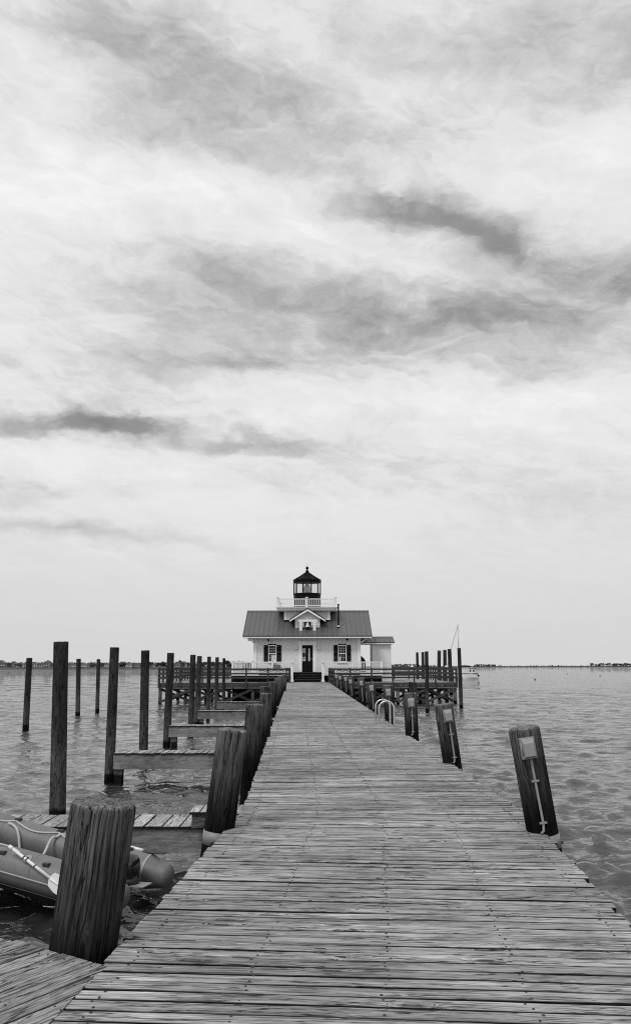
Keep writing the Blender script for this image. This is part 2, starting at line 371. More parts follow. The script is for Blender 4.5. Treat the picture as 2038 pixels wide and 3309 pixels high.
# ------------------------------------------------------------------ water
def build_water():
    NA, r0 = 620, 2.2
    rad = [r0]
    while rad[-1] < 9000: rad.append(rad[-1]*(1.0055 if rad[-1] < 110 else 1.03))
    rad = np.array(rad); ang = np.linspace(R(-42), R(42), NA)
    Rr, A = np.meshgrid(rad, ang, indexing='ij')
    X = Rr*np.sin(A); Y = Rr*np.cos(A)-1.5; H = np.zeros_like(X)
    step = np.maximum(Rr*.0055, Rr*R(84)/NA)
    rs = np.random.RandomState(3)
    warpx = .5*np.sin(X*.31+1.3)*np.cos(Y*.23); warpy = .6*np.sin(Y*.19+.7)*np.cos(X*.27+2)
    def band(n, l0, l1, spread, bias):
        S = np.zeros_like(X); E = np.zeros_like(X)
        for i in range(n):
            lam = l0*(l1/l0)**rs.rand(); th = rs.normal(0, spread)+bias; k = 2*math.pi/lam; ph = rs.rand()*6.28
            fade = np.clip(lam/(step*3.0)-.55, 0, 1)
            S += fade*np.sin(k*((X+warpx)*math.sin(th)+(Y+warpy)*math.cos(th))+ph); E += fade*.5
        return S/math.sqrt(n*.5), E/(n*.5)
    Sf, Ef = band(40, 1.8, 4.5, .40, .1)
    H += .020*np.clip((Rr-14)/25, 0, 1)*Sf
    gust = .85+.2*np.sin(X*.21+Y*.06+1)*np.sin(X*.07-Y*.11+2)
    for (n, l0, l1, spread, bias, A) in ((60, .16, .34, .70, .25, .0060), (70, .32, .70, .50, .2, .0255), (46, .70, 1.6, .42, .15, .022)):
        S, E = band(n, l0, l1, spread, bias)
        H += A*gust*(np.exp(.4*S)-1.08)/.4
    nR = len(rad)
    V = np.stack([X, Y, H], -1).reshape(-1, 3)
    idx = np.arange(nR*NA).reshape(nR, NA)
    Fq = np.stack([idx[:-1, :-1], idx[:-1, 1:], idx[1:, 1:], idx[1:, :-1]], -1).reshape(-1, 4)[:, ::-1]
    me = bpy.data.meshes.new('water')
    me.vertices.add(len(V)); me.vertices.foreach_set('co', V.astype(np.float32).ravel())
    me.loops.add(Fq.size); me.loops.foreach_set('vertex_index', Fq.astype(np.int32).ravel())
    me.polygons.add(len(Fq)); me.polygons.foreach_set('loop_start', np.arange(0, Fq.size, 4, dtype=np.int32))
    me.polygons.foreach_set('loop_total', np.full(len(Fq), 4, dtype=np.int32))
    me.polygons.foreach_set('use_smooth', np.ones(len(Fq), dtype=bool)); me.update(calc_edges=True); me.validate()
    m, nt, b = mat('sound_water')
    b.inputs['IOR'].default_value = 1.7; b.inputs['Roughness'].default_value = .03
    pos = nt.node('ShaderNodeNewGeometry').outputs['Position']
    setc(nt, b, nt.ramp(nt.noise(pos, .15, 4), .3, .7, .022, .04))
    mp = nt.node('ShaderNodeMapping'); nt.l.new(pos, mp.inputs[0]); mp.inputs['Rotation'].default_value = (0, 0, R(8)); mp.inputs['Scale'].default_value = (.55, 1, 1)
    a1 = nt.noise(mp.outputs[0], 8.0, 3, .55, .3); a2 = nt.noise(mp.outputs[0], 1.5, 4, .6, .3); a3 = nt.noise(mp.outputs[0], .40, 4, .65)
    a1 = nt.math('POWER', a1, 2.0); a2 = nt.math('POWER', a2, 2.2); a3 = nt.math('POWER', a3, 2.2)
    dist = nt.vmath('LENGTH', pos)
    far = nt.ramp(dist, 10, 90, 0.0, 1.0); b.inputs['Specular IOR Level'].default_value = .62
    h = nt.math('ADD', nt.math('MULTIPLY', a1, .024), nt.math('MULTIPLY', nt.math('MULTIPLY', a2, nt.math('ADD', nt.math('MULTIPLY', far, .9), .3)), .40))
    h = nt.math('ADD', h, nt.math('MULTIPLY', nt.math('MULTIPLY', a3, far), 1.3))
    nt.put(b.inputs['Normal'], nt.bump(h, 1.0, 1.0))
    o = bpy.data.objects.new('water', me); me.materials.append(m); COL.objects.link(o); o['kind'] = 'structure'
    # murky bed-level sheet all the way round
    mb = MB(); n = 64; V = [(9500*math.cos(2*math.pi*i/n), 9500*math.sin(2*math.pi*i/n), -.35) for i in range(n)]
    mb.add(V, [tuple(range(n))]); bo = mb.build('water_bed', M['land']); bo['kind'] = 'structure'
build_water()

# ------------------------------------------------------------------ pier geometry
def zdeck(y): return 1.14+.006*y if y < 9.4 else 1.1964+.0072*(y-9.4)
def ondeck(sx, sy):
    z = 1.2
    for _ in range(25): p = on(sx, sy, z); z = zdeck(p.y)
    return p
NLa, NLb = ondeck(650, 2780), ondeck(359, 3106)
NRa, NRb = ondeck(1806, 2755), ondeck(2033, 3005)
BL, BR = ondeck(776, 2625), ondeck(1694, 2634)
FL, FR = ondeck(927, 2220), ondeck(1070, 2213)
print('near L', NLa, NLb, 'near R', NRa, NRb); print('bend', BL, BR, 'far', FL, FR)
dn = ((NLa-NLb).normalized()+(NRa-NRb).normalized()); dn.z = 0; dn.normalize()
W = 3.10
mid = (BL+BR)/2; mid.z = 0; mid.x += .03
fe = (FL+FR)/2; fe.z = 0
df = (fe-mid).normalized()
print('dirs', dn, df, 'width bend', (BL-BR).length, 'far', (FL-FR).length)
EL = lambda s: edge(s, -1)
def edge(s, side):
    """point on pier edge; s metres from the bend (negative = toward camera)"""
    d = dn if s < 0 else df
    p = mid+d*s+Vector((d.y, -d.x, 0))*side*W/2
    if abs(s) < .6:      # ease the corner
        t = (s+.6)/1.2; a = mid+dn*(-.6)+Vector((dn.y, -dn.x, 0))*side*W/2; b = mid+df*.6+Vector((df.y, -df.x, 0))*side*W/2
        p = a.lerp(b, t)
    p.z = zdeck(p.y); return p
PIER_END = 66.0
def edge_at(Y, side):
    lo, hi = -12.0, 65.0
    for _ in range(40):
        m_ = (lo+hi)/2
        if edge(m_, side).y < Y: lo = m_
        else: hi = m_
    return edge(lo, side)

pier = thing('boardwalk', 'long weathered grey plank boardwalk leading out over the water to the lighthouse', 'boardwalk', (0, 0, 0))
def plank(mb, a, b, w, th, seg=5, jit=.012, sag=.004, skew=0.0):
    """board from a to b (top surface points), w wide"""
    a, b = Vector(a), Vector(b); d = (b-a); L = d.length; d.normalize(); n = Vector((-d.y, d.x, 0)).normalized()
    V, Gv = [], []; rn = random.random(); ph = random.random()*6
    tilt = random.uniform(-1, 1)*.002
    for i in range(seg+1):
        t = i/seg; p0_ = a+d*(L*t); zz = sag*math.sin(t*7+ph)*.5+random.uniform(-1, 1)*.0015; e = random.uniform(-1, 1)*.0015
        for (sy, sz) in ((-1, 0), (-1, 1), (-.88, 1), (.88, 1), (1, 1), (1, 0)):
            q = p0_+n*(sy*w/2+e)+(d*(skew*sy*w/2) if i == seg else Vector((0, 0, 0))); q.z += zz+tilt*sy-(0 if sz else th)-(.007 if abs(sy) == 1 and sz else 0)
            V.append(q); Gv.append((L*t+(skew*sy*w/2 if i == seg else 0), sy*w/2, (-.013 if abs(sy) == 1 else 0) if sz else -th))
    Fc = []
    for i in range(seg):
        for j in range(5):
            k = i*6+j; Fc.append((k, k+6, k+7, k+1))
    Fc.append((0, 1, 2, 3, 4, 5)); k = seg*6; Fc.append((k+5, k+4, k+3, k+2, k+1, k))
    mb.add(V, Fc, Gv, rn)
PP = .131
deck = MB(); nails = MB()
s = -11.2; end_s = (PIER_END-mid.y)/df.y
while s < end_s:
    gap = random.choice((.013, .015, .017, .019, .024)) if s < 0 else random.choice((.014, .020, .026)) if s < 30 else .016
    w = PP-gap
    a = edge(s, -1); b = edge(s, 1); d = (b-a).normalized()
    ja, jb = random.gauss(0, .010), random.gauss(0, .014)
    if random.random() < .06: jb += .03
    a2, b2 = a-d*(.02+ja), b+d*(.02+jb)
    dz = random.uniform(-.001, .0015)
    a2.z += dz; b2.z += dz
    yaw = random.gauss(0, .0015)
    n = Vector((-d.y, d.x, 0))
    a2 -= n*yaw; b2 += n*yaw
    if s > 6 and random.random() < .5:     # far boards are laid in two lengths
        t = random.choice((.33, .5, .66)); c = a2.lerp(b2, t)
        plank(deck, a2, c-d*.003, w, .038, 3); plank(deck, c+d*.003, b2, w, .038, 3)
    else: plank(deck, a2, b2, w, .038, 6)
    if s < 14:
        for t in (.045, .27, .5, .73, .955):
            for q in (-.032, .034):
                if random.random() < .12: continue
                p = a.lerp(b, t)+d*random.gauss(0, .014)+n*(q+random.gauss(0, .006))
                nails.tube([p+Vector((0, 0, dz-.01)), p+Vector((0, 0, dz+.0028))], random.uniform(.006, .009), 7)
    s += PP
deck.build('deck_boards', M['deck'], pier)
nails.build('nail_heads', M['nail'], pier, kind='stuff')
for side, t in ((-1, .035), (1, .035)):
    mb = MB()
    ss = list(np.arange(-11.2, end_s, 2.4))+[end_s]
    for i in range(len(ss)-1):
        a, b = edge(ss[i], side), edge(ss[i+1]-.002, side); inn = Vector((edge(ss[i], -side)-a)).normalized()*.06
        mb.beam(a+inn-Vector((0, 0, .175)), b+inn-Vector((0, 0, .175)), .05, .25)
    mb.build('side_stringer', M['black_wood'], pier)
for fr in (.25, .5, .75):
    mb = MB()
    for i in range(len(ss)-1):
        a, b = edge(ss[i], -1).lerp(edge(ss[i], 1), fr), edge(ss[i+1]-.002, -1).lerp(edge(ss[i+1]-.002, 1), fr)
        mb.beam(a-Vector((0, 0, .16)), b-Vector((0, 0, .16)), .07, .22)
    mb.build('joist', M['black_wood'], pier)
for Y in [4.9, 8.4, 13.8, 19, 24.3, 30, 35.7, 41.3, 47, 52.5, 58]:
    a, b = edge_at(Y, -1), edge_at(Y, 1); d = (b-a).normalized()
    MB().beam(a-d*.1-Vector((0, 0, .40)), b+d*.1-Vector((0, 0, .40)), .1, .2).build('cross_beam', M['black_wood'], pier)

# side deck turned 33 degrees, lower left corner of the photo
def build_side_deck():
    c = ondeck(341, 3122)
    u = Vector((math.sin(R(33)), math.cos(R(33)), 0)); v = Vector((-u.y, u.x, 0))   # boards run along u, rows step along v (left)
    sd = thing('side_platform', 'low grey plank platform joining the boardwalk at an angle beside the big mooring pile', 'platform', (c.x-1, c.y-1.5, 0))
    mb = MB(); nl = MB()
    # clip line = left pier edge (direction dn through NL)
    e0 = edge(-3, -1); dirn = dn
    k = 0; w = .132; pos = -3.2
    while pos < 3.6:
        # row centre passes through c + v*pos ; the far edge is perpendicular to u through c
        base = c+v*pos
        if pos < 0:
            # boards right of corner are cut by the pier edge: find u-parameter where the row meets the pier edge
            A = Matrix(((u.x, -dirn.x), (u.y, -dirn.y)))
            rhs = Vector((e0.x-base.x, e0.y-base.y))
            t, _ = A.inverted() @ rhs
            far = base+u*(t-.006)
            t2, _ = A.inverted() @ Vector((e0.x-(base+v).x, e0.y-(base+v).y)); skw = t2-t
            # trim so that it stays behind the far edge
        else: far = base+u*random.gauss(0, .008); skw = 0.0
        near = base-u*4.6
        if (far-near).dot(u) < .15: pos += .14; continue
        far.z = near.z = 0
        far.z = c.z+.004; near.z = c.z-.01
        plank(mb, near, far, w-.004*random.random(), .038, 5, skew=skw)
        for q in (-.03, .03):
            for tt in (.06, .66, 1.3):
                p = far-u*(tt+random.gauss(0, .01))+v*q; p.z = c.z+.003
                nl.tube([p-Vector((0, 0, .01)), p+Vector((0, 0, .004))], .0055, 7)
        pos += .14
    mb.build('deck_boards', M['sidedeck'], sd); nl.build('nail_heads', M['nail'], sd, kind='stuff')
    q = c-u*.06; q.z = c.z-.16
    MB().beam(q+v*.05, q+v*3.6, .05, .22).build('rim_beam', M['black_wood'], sd)
build_side_deck()

# ------------------------------------------------------------------ piles
def pile_mesh(length_up, length_down, r, seg=28, rows=24, seed=0, rough=1.0, round_top=True, flare=1.0):
    """local frame: origin = reference level, +z up the axis, guv.x = z - length_up (0 at the top)"""
    rs = random.Random(seed); mb = MB(); V, Fc, Gv = [], [], []
    nth = 9; cr = [(rs.uniform(0, 6.283), rs.uniform(.012, .03)*rough, rs.uniform(.035, .09), rs.uniform(.2, 1), rs.uniform(-.15, .1)) for _ in range(nth)]
    zs = [-length_down+(length_up+length_down)*(i/rows) for i in range(rows+1)]
    prof = [(z, 1.0) for z in zs[:-1]]
    if round_top: prof += [(length_up-.040, 1.0), (length_up-.018, .98), (length_up-.006, .95), (length_up-.001, .92), (length_up+.002, .82), (length_up+.001, .45), (length_up-.002, .1)]
    else: prof += [(length_up-.006, 1.0), (length_up, .985), (length_up+.002, .5), (length_up+.001, .1)]
    prof = [p for i, p in enumerate(prof) if i == 0 or p[0] > prof[i-1][0]-.01]
    off = rs.uniform(0, 50)
    for (z, k) in prof:
        tp = 1.0+(flare-1)*(z+length_down)/(length_up+length_down)
        for j in range(seg):
            a = 2*math.pi*j/seg
            rr = r*k*tp*(1+.022*rough*mnoise.noise(Vector((math.cos(a)*1.3, math.sin(a)*1.3, z*.9+off))))
            if seg > 40:
                rr += r*.02*mnoise.noise(Vector((math.cos(a)*9, math.sin(a)*9, z*1.6+off)))
            for (ca, dep, wd, ex, lo) in cr:
                dd = abs((a-ca-.05*math.sin(z*3+ca)+math.pi) % (2*math.pi)-math.pi)
                if dd < wd and z > length_up-ex*1.6: rr -= dep*r*3*(1-dd/wd)*min(1, (z-length_up+ex*1.6)/.3)*(.5 if seg < 40 else 1)
            zt = z+(.010*rough*mnoise.noise(Vector((math.cos(a)*2*k, math.sin(a)*2*k, off))) if k < .99 else 0)
            V.append((rr*math.cos(a), rr*math.sin(a), zt)); Gv.append((zt-length_up, rr*math.cos(a), rr*math.sin(a)))
    n = len(prof)
    for i in range(n-1):
        for j in range(seg):
            p, q = i*seg+j, i*seg+(j+1) % seg; Fc.append((p, q, q+seg, p+seg))
    Fc.append(tuple(range((n-1)*seg, n*seg)))
    mb.add(V, Fc, Gv, rs.random(), True); return mb
def axis(top, low):
    d = (top-low).normalized(); return d, Vector((0, 0, 1)).rotation_difference(d)

gL = 'short mooring piles along the left edge of the boardwalk'; gR = 'mooring piles with power boxes along the right edge of the boardwalk'
# (top sx, top sy, lower sx, lower sy, depth, radius, label)
left = [(338, 2592, 268, 3075, 5.50, .192, 'biggest and nearest mooring pile, cracked and round-topped, in front of the grey dinghy'),
        (752, 2356, 714, 2638, 9.1, .148, 'leaning dark mooring pile with a pale metal band at its foot, left of the boardwalk'),
        (824, 2276, 811, 2481, 14.6, .143, 'third mooring pile on the left, directly behind the banded leaning one'),
        (861, 2240, 855, 2400, 19.5, .125, 'fourth mooring pile on the left, overlapped by the third one'),
        (858, 2218, 861, 2340, 24.0, .15, 'fifth left mooring pile, peeking above the fourth'),
        (882, 2203, 880, 2300, 29.8, .14, 'sixth left mooring pile beside the narrowing boardwalk'),
        (897, 2193, 894, 2270, 35.5, .14, 'seventh left mooring pile, near the platform'),
        (907, 2184, 905, 2250, 42.0, .135, 'second farthest left mooring pile before the railing'),
        (921, 2180, 918, 2235, 48.0, .13, 'farthest left mooring pile beside the end of the railing')]
for i, (tx, ty, lx, ly, Y, r, lab) in enumerate(left):
    top, low = at(tx, ty, Y), at(lx, ly, Y)
    e = edge_at(Y, -1)
    d, q = axis(top, low)
    # keep the shaft clear of the boards
    pdeck = top+d*((zdeck(Y)-top.z)/d.z); sh = min(0, (e.x-r-.02)-pdeck.x)*(.3 if i > 1 else 0)
    off = Vector((sh*.8, 0, 0)); 
    ref = pdeck+off
    t = thing('mooring_pile', lab, 'mooring pile', ref, gL, local=True, rot=q)
    up = (top-pdeck).length
    near = i < 2
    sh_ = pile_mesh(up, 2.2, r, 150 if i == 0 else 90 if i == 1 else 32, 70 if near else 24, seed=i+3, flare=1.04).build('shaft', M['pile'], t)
    if i == 1:
        b = MB(); b.lathe([(r*.9, -.16), (r*1.05, -.16), (r*1.06, -.03), (r*.9, -.03)], 40); b.build('metal_band', M['band'], t)
        MB().tube([(-.3*r, -r*1.02, -.13), (-.3*r, -r*1.25, -.13)], .012, 8).build('bolt', M['nail'], t)
right = [(1690, 2350, 1742, 2636, 8.9, .150, (1707, 2418), 'nearest right mooring pile with a grey power box and a metal band at its foot'),
         (1431, 2275, 1456, 2441, 14.6, .146, (1447, 2313), 'second right mooring pile with a power box, before the open water gap'),
         (1324, 2239, 1330, 2370, 19.8, .145, (1328, 2271), 'third right mooring pile with power box, just right of the hooped ladder'),
         (1249, 2214, 1256, 2326, 24.6, .135, (1254, 2238), 'fourth right mooring pile with power box, directly behind the ladder hoops'),
         (1196, 2204, 1203, 2289, 30.0, .14, (1200, 2224), 'fifth right mooring pile with power box, left of the ladder'),
         (1165, 2190, 1171, 2267, 35.5, .14, (1167, 2208), 'sixth right mooring pile with power box along the boardwalk'),
         (1134, 2187, 1139, 2248, 41.0, .135, (1132, 2203), 'seventh right mooring pile with power box'),
         (1116, 2183, 1119, 2237, 46.0, .13, (1116, 2195), 'eighth right mooring pile with power box, among the farthest three'),
         (1098, 2181, 1102, 2230, 50.5, .13, (1098, 2191), 'second farthest right mooring pile with power box'),
         (1087, 2180, 1090, 2220, 55.0, .12, (1086, 2187), 'farthest right mooring pile with power box, beside the railing corner')]
for i, (tx, ty, lx, ly, Y, r, bx, lab) in enumerate(right):
    top, low = at(tx, ty, Y), at(lx, ly, Y); e = edge_at(Y, 1); d, q = axis(top, low)
    pdeck = top+d*((zdeck(Y)-top.z)/d.z); sh = max(0, (e.x+r+.02)-pdeck.x)*.8
    ref = pdeck+Vector((sh*.6 if i > 2 else 0, 0, 0))
    t = thing('mooring_pile', lab, 'mooring pile', ref, gR, local=True, rot=q)
    up = (top-pdeck).length
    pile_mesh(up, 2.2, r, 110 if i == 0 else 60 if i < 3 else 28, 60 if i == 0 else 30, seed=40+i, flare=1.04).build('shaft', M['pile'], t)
    # power box: facing the camera, on the shaft's near side
    bp = at(bx[0], bx[1], Y-r-.05); iq = q.inverted(); L = iq @ (bp-ref+Vector((pdeck-ref).x*-0.0 and (0, 0, 0) or (0, 0, 0)))
    cz = L.z; cx = max(-r*.55, min(r*.55, L.x)); fy = -math.sqrt(max(r*r*1.06-cx*cx, 0))
    bw_, bh = .145, .205
    bm = MB(); y0 = fy+.02; y1 = fy-.045
    bm.span(cx-bw_/2, cx+bw_/2, y1, y0, cz-bh/2, cz+bh/2)
    pb = bm.build('power_box', M['boxm'], t, bevel=.004)
    cv = MB(); o_, i_ = .055, .042     # raised cover with sloping sides
    a0 = [(cx-bw_*.43, y1-.001, cz-bh*.44), (cx+bw_*.43, y1-.001, cz-bh*.44), (cx+bw_*.43, y1-.001, cz+bh*.46), (cx-bw_*.43, y1-.001, cz+bh*.46)]
    a1 = [(cx-bw_*.34, y1-.05, cz-bh*.36), (cx+bw_*.34, y1-.05, cz-bh*.36), (cx+bw_*.34, y1-.038, cz+bh*.24), (cx-bw_*.34, y1-.038, cz+bh*.24)]
    cv.add(a0+a1, [(3, 2, 1, 0), (4, 5, 6, 7), (0, 1, 5, 4), (1, 2, 6, 5), (2, 3, 7, 6), (3, 0, 4, 7)])
    c_ = cv.build('cover', M['boxm'], pb, origin=(0, 0, 0))
    hg = MB().tube([(cx-bw_*.47, y1-.006, cz-bh*.3), (cx-bw_*.47, y1-.006, cz+bh*.3)], .006, 8); hg.build('hinge', M['conduit'], pb, origin=(0, 0, 0))
    cd = MB(); zb = cz-bh/2; x_, yy = cx, fy-.018
    n = 12; pts = [(x_+.01, yy, zb)]+[(x_+.01+(-x_*.2-.0)*k/n, yy, zb+(.05-zb)*k/n) for k in range(1, n)]+[(x_*.8-.0, yy-.005, .035), (x_*.8-.03, yy-.01, .012)]
    cd.tube(pts, .0125, 10); cd_ = cd.build('conduit', M['conduit'], t)
    if i < 4:
        for f_ in (.3, .85):
            zc_ = zb+(0-zb)*f_; xc_ = x_+.01+(-x_*.2)*f_
            MB().span(xc_-.035, xc_+.035, yy-.016, yy+.014, zc_-.008, zc_+.008).build('clamp', M['conduit'], cd_, origin=(0, 0, 0))
    if i == 0:
        MB().lathe([(r*.9, -.16), (r*1.05, -.16), (r*1.06, -.03), (r*.9, -.03)], 40).build('metal_band', M['band'], t)
        MB().tube([(r*.95, -.02, -.13), (r*1.18, -.02, -.13)], .014, 8).build('bolt', M['nail'], t)

gT = 'tall mooring piles standing in the water on the left'; gTR = 'tall piles standing in the water on the right'
tall = [(96, 2126, 84, 2350, 39.8, .145, 'leftmost tall pile, standing alone in open water', gT), (198, 2074, 187, 2612, 16.4, .150, 'tallest and thickest smooth pile, nearest on the left', gT),
        (255, 2129, 252, 2306, 50.5, .140, 'thin distant pile just right of the thickest one', gT), (319, 2130, 315, 2294, 54.5, .125, 'thinnest distant pile in open water, left of the knotty one', gT),
        (371, 2092, 354, 2510, 21.75, .125, 'knotty tall pile at the end of the second finger pier', gT), (470, 2102, 464, 2425, 26.0, .135, 'tall pile rising behind the second finger pier', gT),
        (552, 2110, 539, 2402, 30.9, .135, 'tall pile at the end of the third finger pier', gT), (624, 2116, 617, 2340, 36.0, .125, 'tall pile left of a touching pair, behind the third finger pier', gT),
        (645, 2120, 636, 2331, 41.5, .13, 'tall pile at the end of the fourth finger pier', gT), (676, 2122, 672, 2318, 46.0, .11, 'slender tall pile before the left platform, behind the fourth finger pier', gT),
        (702, 2124, 698, 2288, 51.5, .12, 'tall pile at the end of the fifth finger pier', gT), (724, 2127, 722, 2280, 55.5, .10, 'shortest-looking rightmost tall pile of the left row', gT),
        (1377, 2105, 1380, 2292, 54.0, .125, 'tall pile in front of the right platform railing', gTR), (1482, 2094, 1489, 2281, 59.0, .135, 'tall pile right of the platform, in front of the sailing boat', gTR),
        (1347, 2108, 1348, 2160, 92, .15, 'far pile nearest the shed, behind the right railing', gTR), (1365, 2107, 1366, 2160, 90, .16, 'middle pile of three behind the right railing', gTR),
        (1418, 2102, 1417, 2200, 88, .20, 'thick pile, left of the three at the right platform corner', gTR), (1436, 2100, 1437, 2200, 87, .19, 'middle one of the three piles at the right platform corner', gTR),
        (1451, 2097, 1455, 2200, 87, .21, 'slanting pile, right one of the three at the platform corner', gTR),
        (1326, 2204, 1327, 2270, 47, .11, 'shorter square-cut pile behind the third right mooring pile', gTR), (1339, 2206, 1340, 2270, 45, .12, 'short pile paired beside another behind the third right mooring pile', gTR)]
for i, (tx, ty, lx, ly, Y, r, lab, grp) in enumerate(tall):
    top, low = at(tx, ty, Y), at(lx, ly, Y); d, q = axis(top, low)
    base = top+d*(-top.z/d.z)
    near = Y < 32
    o = pile_mesh((top-base).length, .8, r, 48 if near else 20, 50 if near else 14, seed=90+i, rough=.5, round_top=False, flare=.92).build('water_pile', M['tall'])
    o.location = base; o.rotation_mode = 'QUATERNION'; o.rotation_quaternion = q
    tag(o, lab, 'pile', grp)

# ------------------------------------------------------------------ finger piers
gF = 'low finger piers reaching out from the left of the boardwalk'
def finger(x0, x1, yf, w, ztop, lab, bh=.30, post=None, near=False):
    t = thing('finger_pier', lab, 'finger pier', ((x0+x1)/2, yf+w/2, 0), gF)
    mb = MB(); x = x0; pw = .235 if near else .142
    while x < x1-.02:
        ww = min(pw, x1-x)-random.choice((.008, .012, .018))
        plank(mb, (x+ww/2, yf-.03+random.gauss(0, .006), ztop+random.uniform(-.003, .003)), (x+ww/2, yf+w+.03, ztop), ww, .036, 2); x += pw
    mb.build('deck_boards', M['finger'], t)
    for yy in (yf+.022, yf+w-.022):
        MB().span(x0, x1, yy-.022, yy+.022, ztop-.040-bh, ztop-.040).build('side_beam', M['beam'], t)
    MB().span(x0+.05, x1-.05, yf+w/2-.03, yf+w/2+.03, ztop-.25, ztop-.042).build('centre_beam', M['under'], t)
    if post is not None:
        MB().span(post, post+.2, yf+.06, yf+.26, -.8, ztop-.045).build('support_post', M['under'], t)
        for dx in (-.08, ):
            for dz in (-.10, -.22):
                MB().tube([(post+dx, yf-.001, ztop-.04+dz), (post+dx, yf-.02, ztop-.04+dz)], .016, 8).build('bolt', M['nail'], t)
    return t
def xl(Y): return edge_at(Y, -1).x
f1 = on(520, 2669, .72)
finger(-7.2, xl(f1.y)-.08, f1.y, .86, .72, 'nearest finger pier, wide pale planks, behind the grey dinghy', .30, near=True)
x5 = at(365, 2450, 21.3).x
finger(x5-.02, xl(21.7)-.08, 21.45, .7, .74, 'second finger pier, ending at the knotty tall pile', .34, post=x5-.01)
x7 = at(549, 2350, 30.6).x
finger(x7-.02, xl(30.6)-.08, 30.5, .7, .78, 'third finger pier from the front', .34, post=x7+.05)
x9 = at(640, 2310, 41.1).x
finger(x9-.02, xl(41)-.08, 41.1, .7, .76, 'fourth finger pier from the front', .34, post=x9+.05)
x11 = at(702, 2270, 51.2).x
finger(x11-.02, xl(51)-.08, 51.1, .7, .76, 'farthest finger pier, just before the left platform', .34, post=x11+.05)

gS = 'small plank steps down from the left side of the boardwalk'
def step(xa, xb, yf, w, zt, lab, h=.22):
    t = thing('dock_step', lab, 'step', ((xa+xb)/2, yf+w/2, 0), gS)
    mb = MB(); x = xa
    while x < xb-.03:
        ww = min(.14, xb-x)-.01; plank(mb, (x+ww/2, yf-.03, zt), (x+ww/2, yf+w, zt), ww, .036, 2); x += .14
    mb.build('tread_boards', M['finger'], t)
    MB().span(xa+.03, xb-.002, yf, yf+.04, zt-.038-h, zt-.038).build('riser_board', M['under'], t); MB().span(xa+.03, xb-.002, yf+w-.05, yf+w-.01, zt-.038-h, zt-.038).build('riser_board', M['under'], t)
    return t
pa = on(613, 2617, .95)
step(pa.x, edge_at(pa.y, -1).x-.05, pa.y, .55, .93, 'small raised plank step on the nearest finger pier, left of the banded pile', h=.17)
e = edge_at(14.6, -1)
st2 = step(e.x-.62, e.x-.05, 14.6, .9, .98, 'plank step beside the boardwalk, right of the banded leaning pile')
MB().beam((e.x-.5, 14.62, .3), (e.x-.12, 14.62, .74), .05, .12).build('brace', M['under'], st2)
for Y, lab in ((23.3, 'pale step edge just behind the fourth left mooring pile'), (26.6, 'pale step edge between the fifth and sixth left mooring piles'), (33.5, 'pale step edge beside the sixth left mooring pile'), (42.5, 'distant pale step beside the second farthest left mooring pile'), (51.5, 'farthest tiny pale step, by the left railing')):
    e = edge_at(Y, -1); step(e.x-.55, e.x-.03, Y, .8, zdeck(Y)-.10, lab)

# ------------------------------------------------------------------ ladder hoops
def build_ladder():
    Y = 22.9; e = edge_at(Y, 1)
    t = thing('dock_ladder', 'dock ladder with two shiny hooped handrails at the right edge of the boardwalk', 'ladder', (e.x, Y, zdeck(Y)))
    for k, yy in enumerate((Y, Y+.95)):
        ee = edge_at(yy, 1); z0 = zdeck(yy); xa, xb = ee.x-.34, ee.x+.05; rr = (xb-xa)/2; cx = (xa+xb)/2
        pts = [(xa, yy, z0)]+[(cx-rr*math.cos(a), yy, z0+.42+rr*math.sin(a)*.95) for a in np.linspace(0, math.pi, 16)]+[(xb, yy, z0), (xb, yy, z0-1.3)]
        MB().tube(pts, .024, 12).build('handrail', M['ladder'], t)
        MB().span(xa-.06, xb-.045, yy-.04, yy+.04, z0+.002, z0+.014).build('foot_plate', M['ladder'], t)
    for z in (-.25, -.55, -.85, -1.15):
        MB().tube([(e.x+.05, Y, zdeck(Y)+z), (e.x+.04, Y+.95, zdeck(Y)+z)], .018, 8).build('rung', M['ladder'], t)
build_ladder()

# ------------------------------------------------------------------ platform round the lighthouse
XL, XR, YF, YB, ZP = -11.85, 10.65, 66.0, 84.0, 1.58
plat = thing('platform', 'broad timber platform on braced pilings round the lighthouse', 'platform', (0, 75, 0))
mb = MB(); x = XL
while x < XR:
    plank(mb, (x+.07, YF, ZP), (x+.07, YB, ZP), .132, .04, 1, sag=0); x += .142
mb.build('deck_boards', M['deck'], plat)
fa = MB()
for (a, b) in ((XL, -1.9), (1.15, XR)):
    fa.span(a-.05, b, YF-.06, YF-.01, ZP-.20, ZP+.02); fa.span(a-.05, b, YF-.04, YF-.005, ZP-.36, ZP-.21)
fa.build('fascia_boards', M['rail'], plat)
ca = MB()
for (a, b) in ((XL, -1.9), (1.15, XR)): ca.span(a-.12, b+.02, YF-.12, YF-.01, ZP-.40, ZP-.365)
ca.build('ledger_cap', M['finger'], plat)
fs = MB(); fs.span(XL-.05, XL, YF, YB, ZP-.36, ZP-.005); fs.span(XR, XR+.05, YF, YB, ZP-.36, ZP-.005); fs.build('side_fascia', M['rail'], plat)
sup = [XL+.1, XL+2.5, XL+4.9, XL+7.1, XL+9.3, 1.4, 3.8, 6.2, 8.4, XR-.12]
for yy in (YF+.12, YF+4.3, YF+8.6, YF+13, YB-.2):
    for x in sup:
        if yy > YF+1 and x in (1.4,): continue
        MB().tube([(x, yy, -.8), (x, yy, ZP-.05)], .13 if yy < YF+1 else .14, 14).build('support_pile', M['under'], plat)
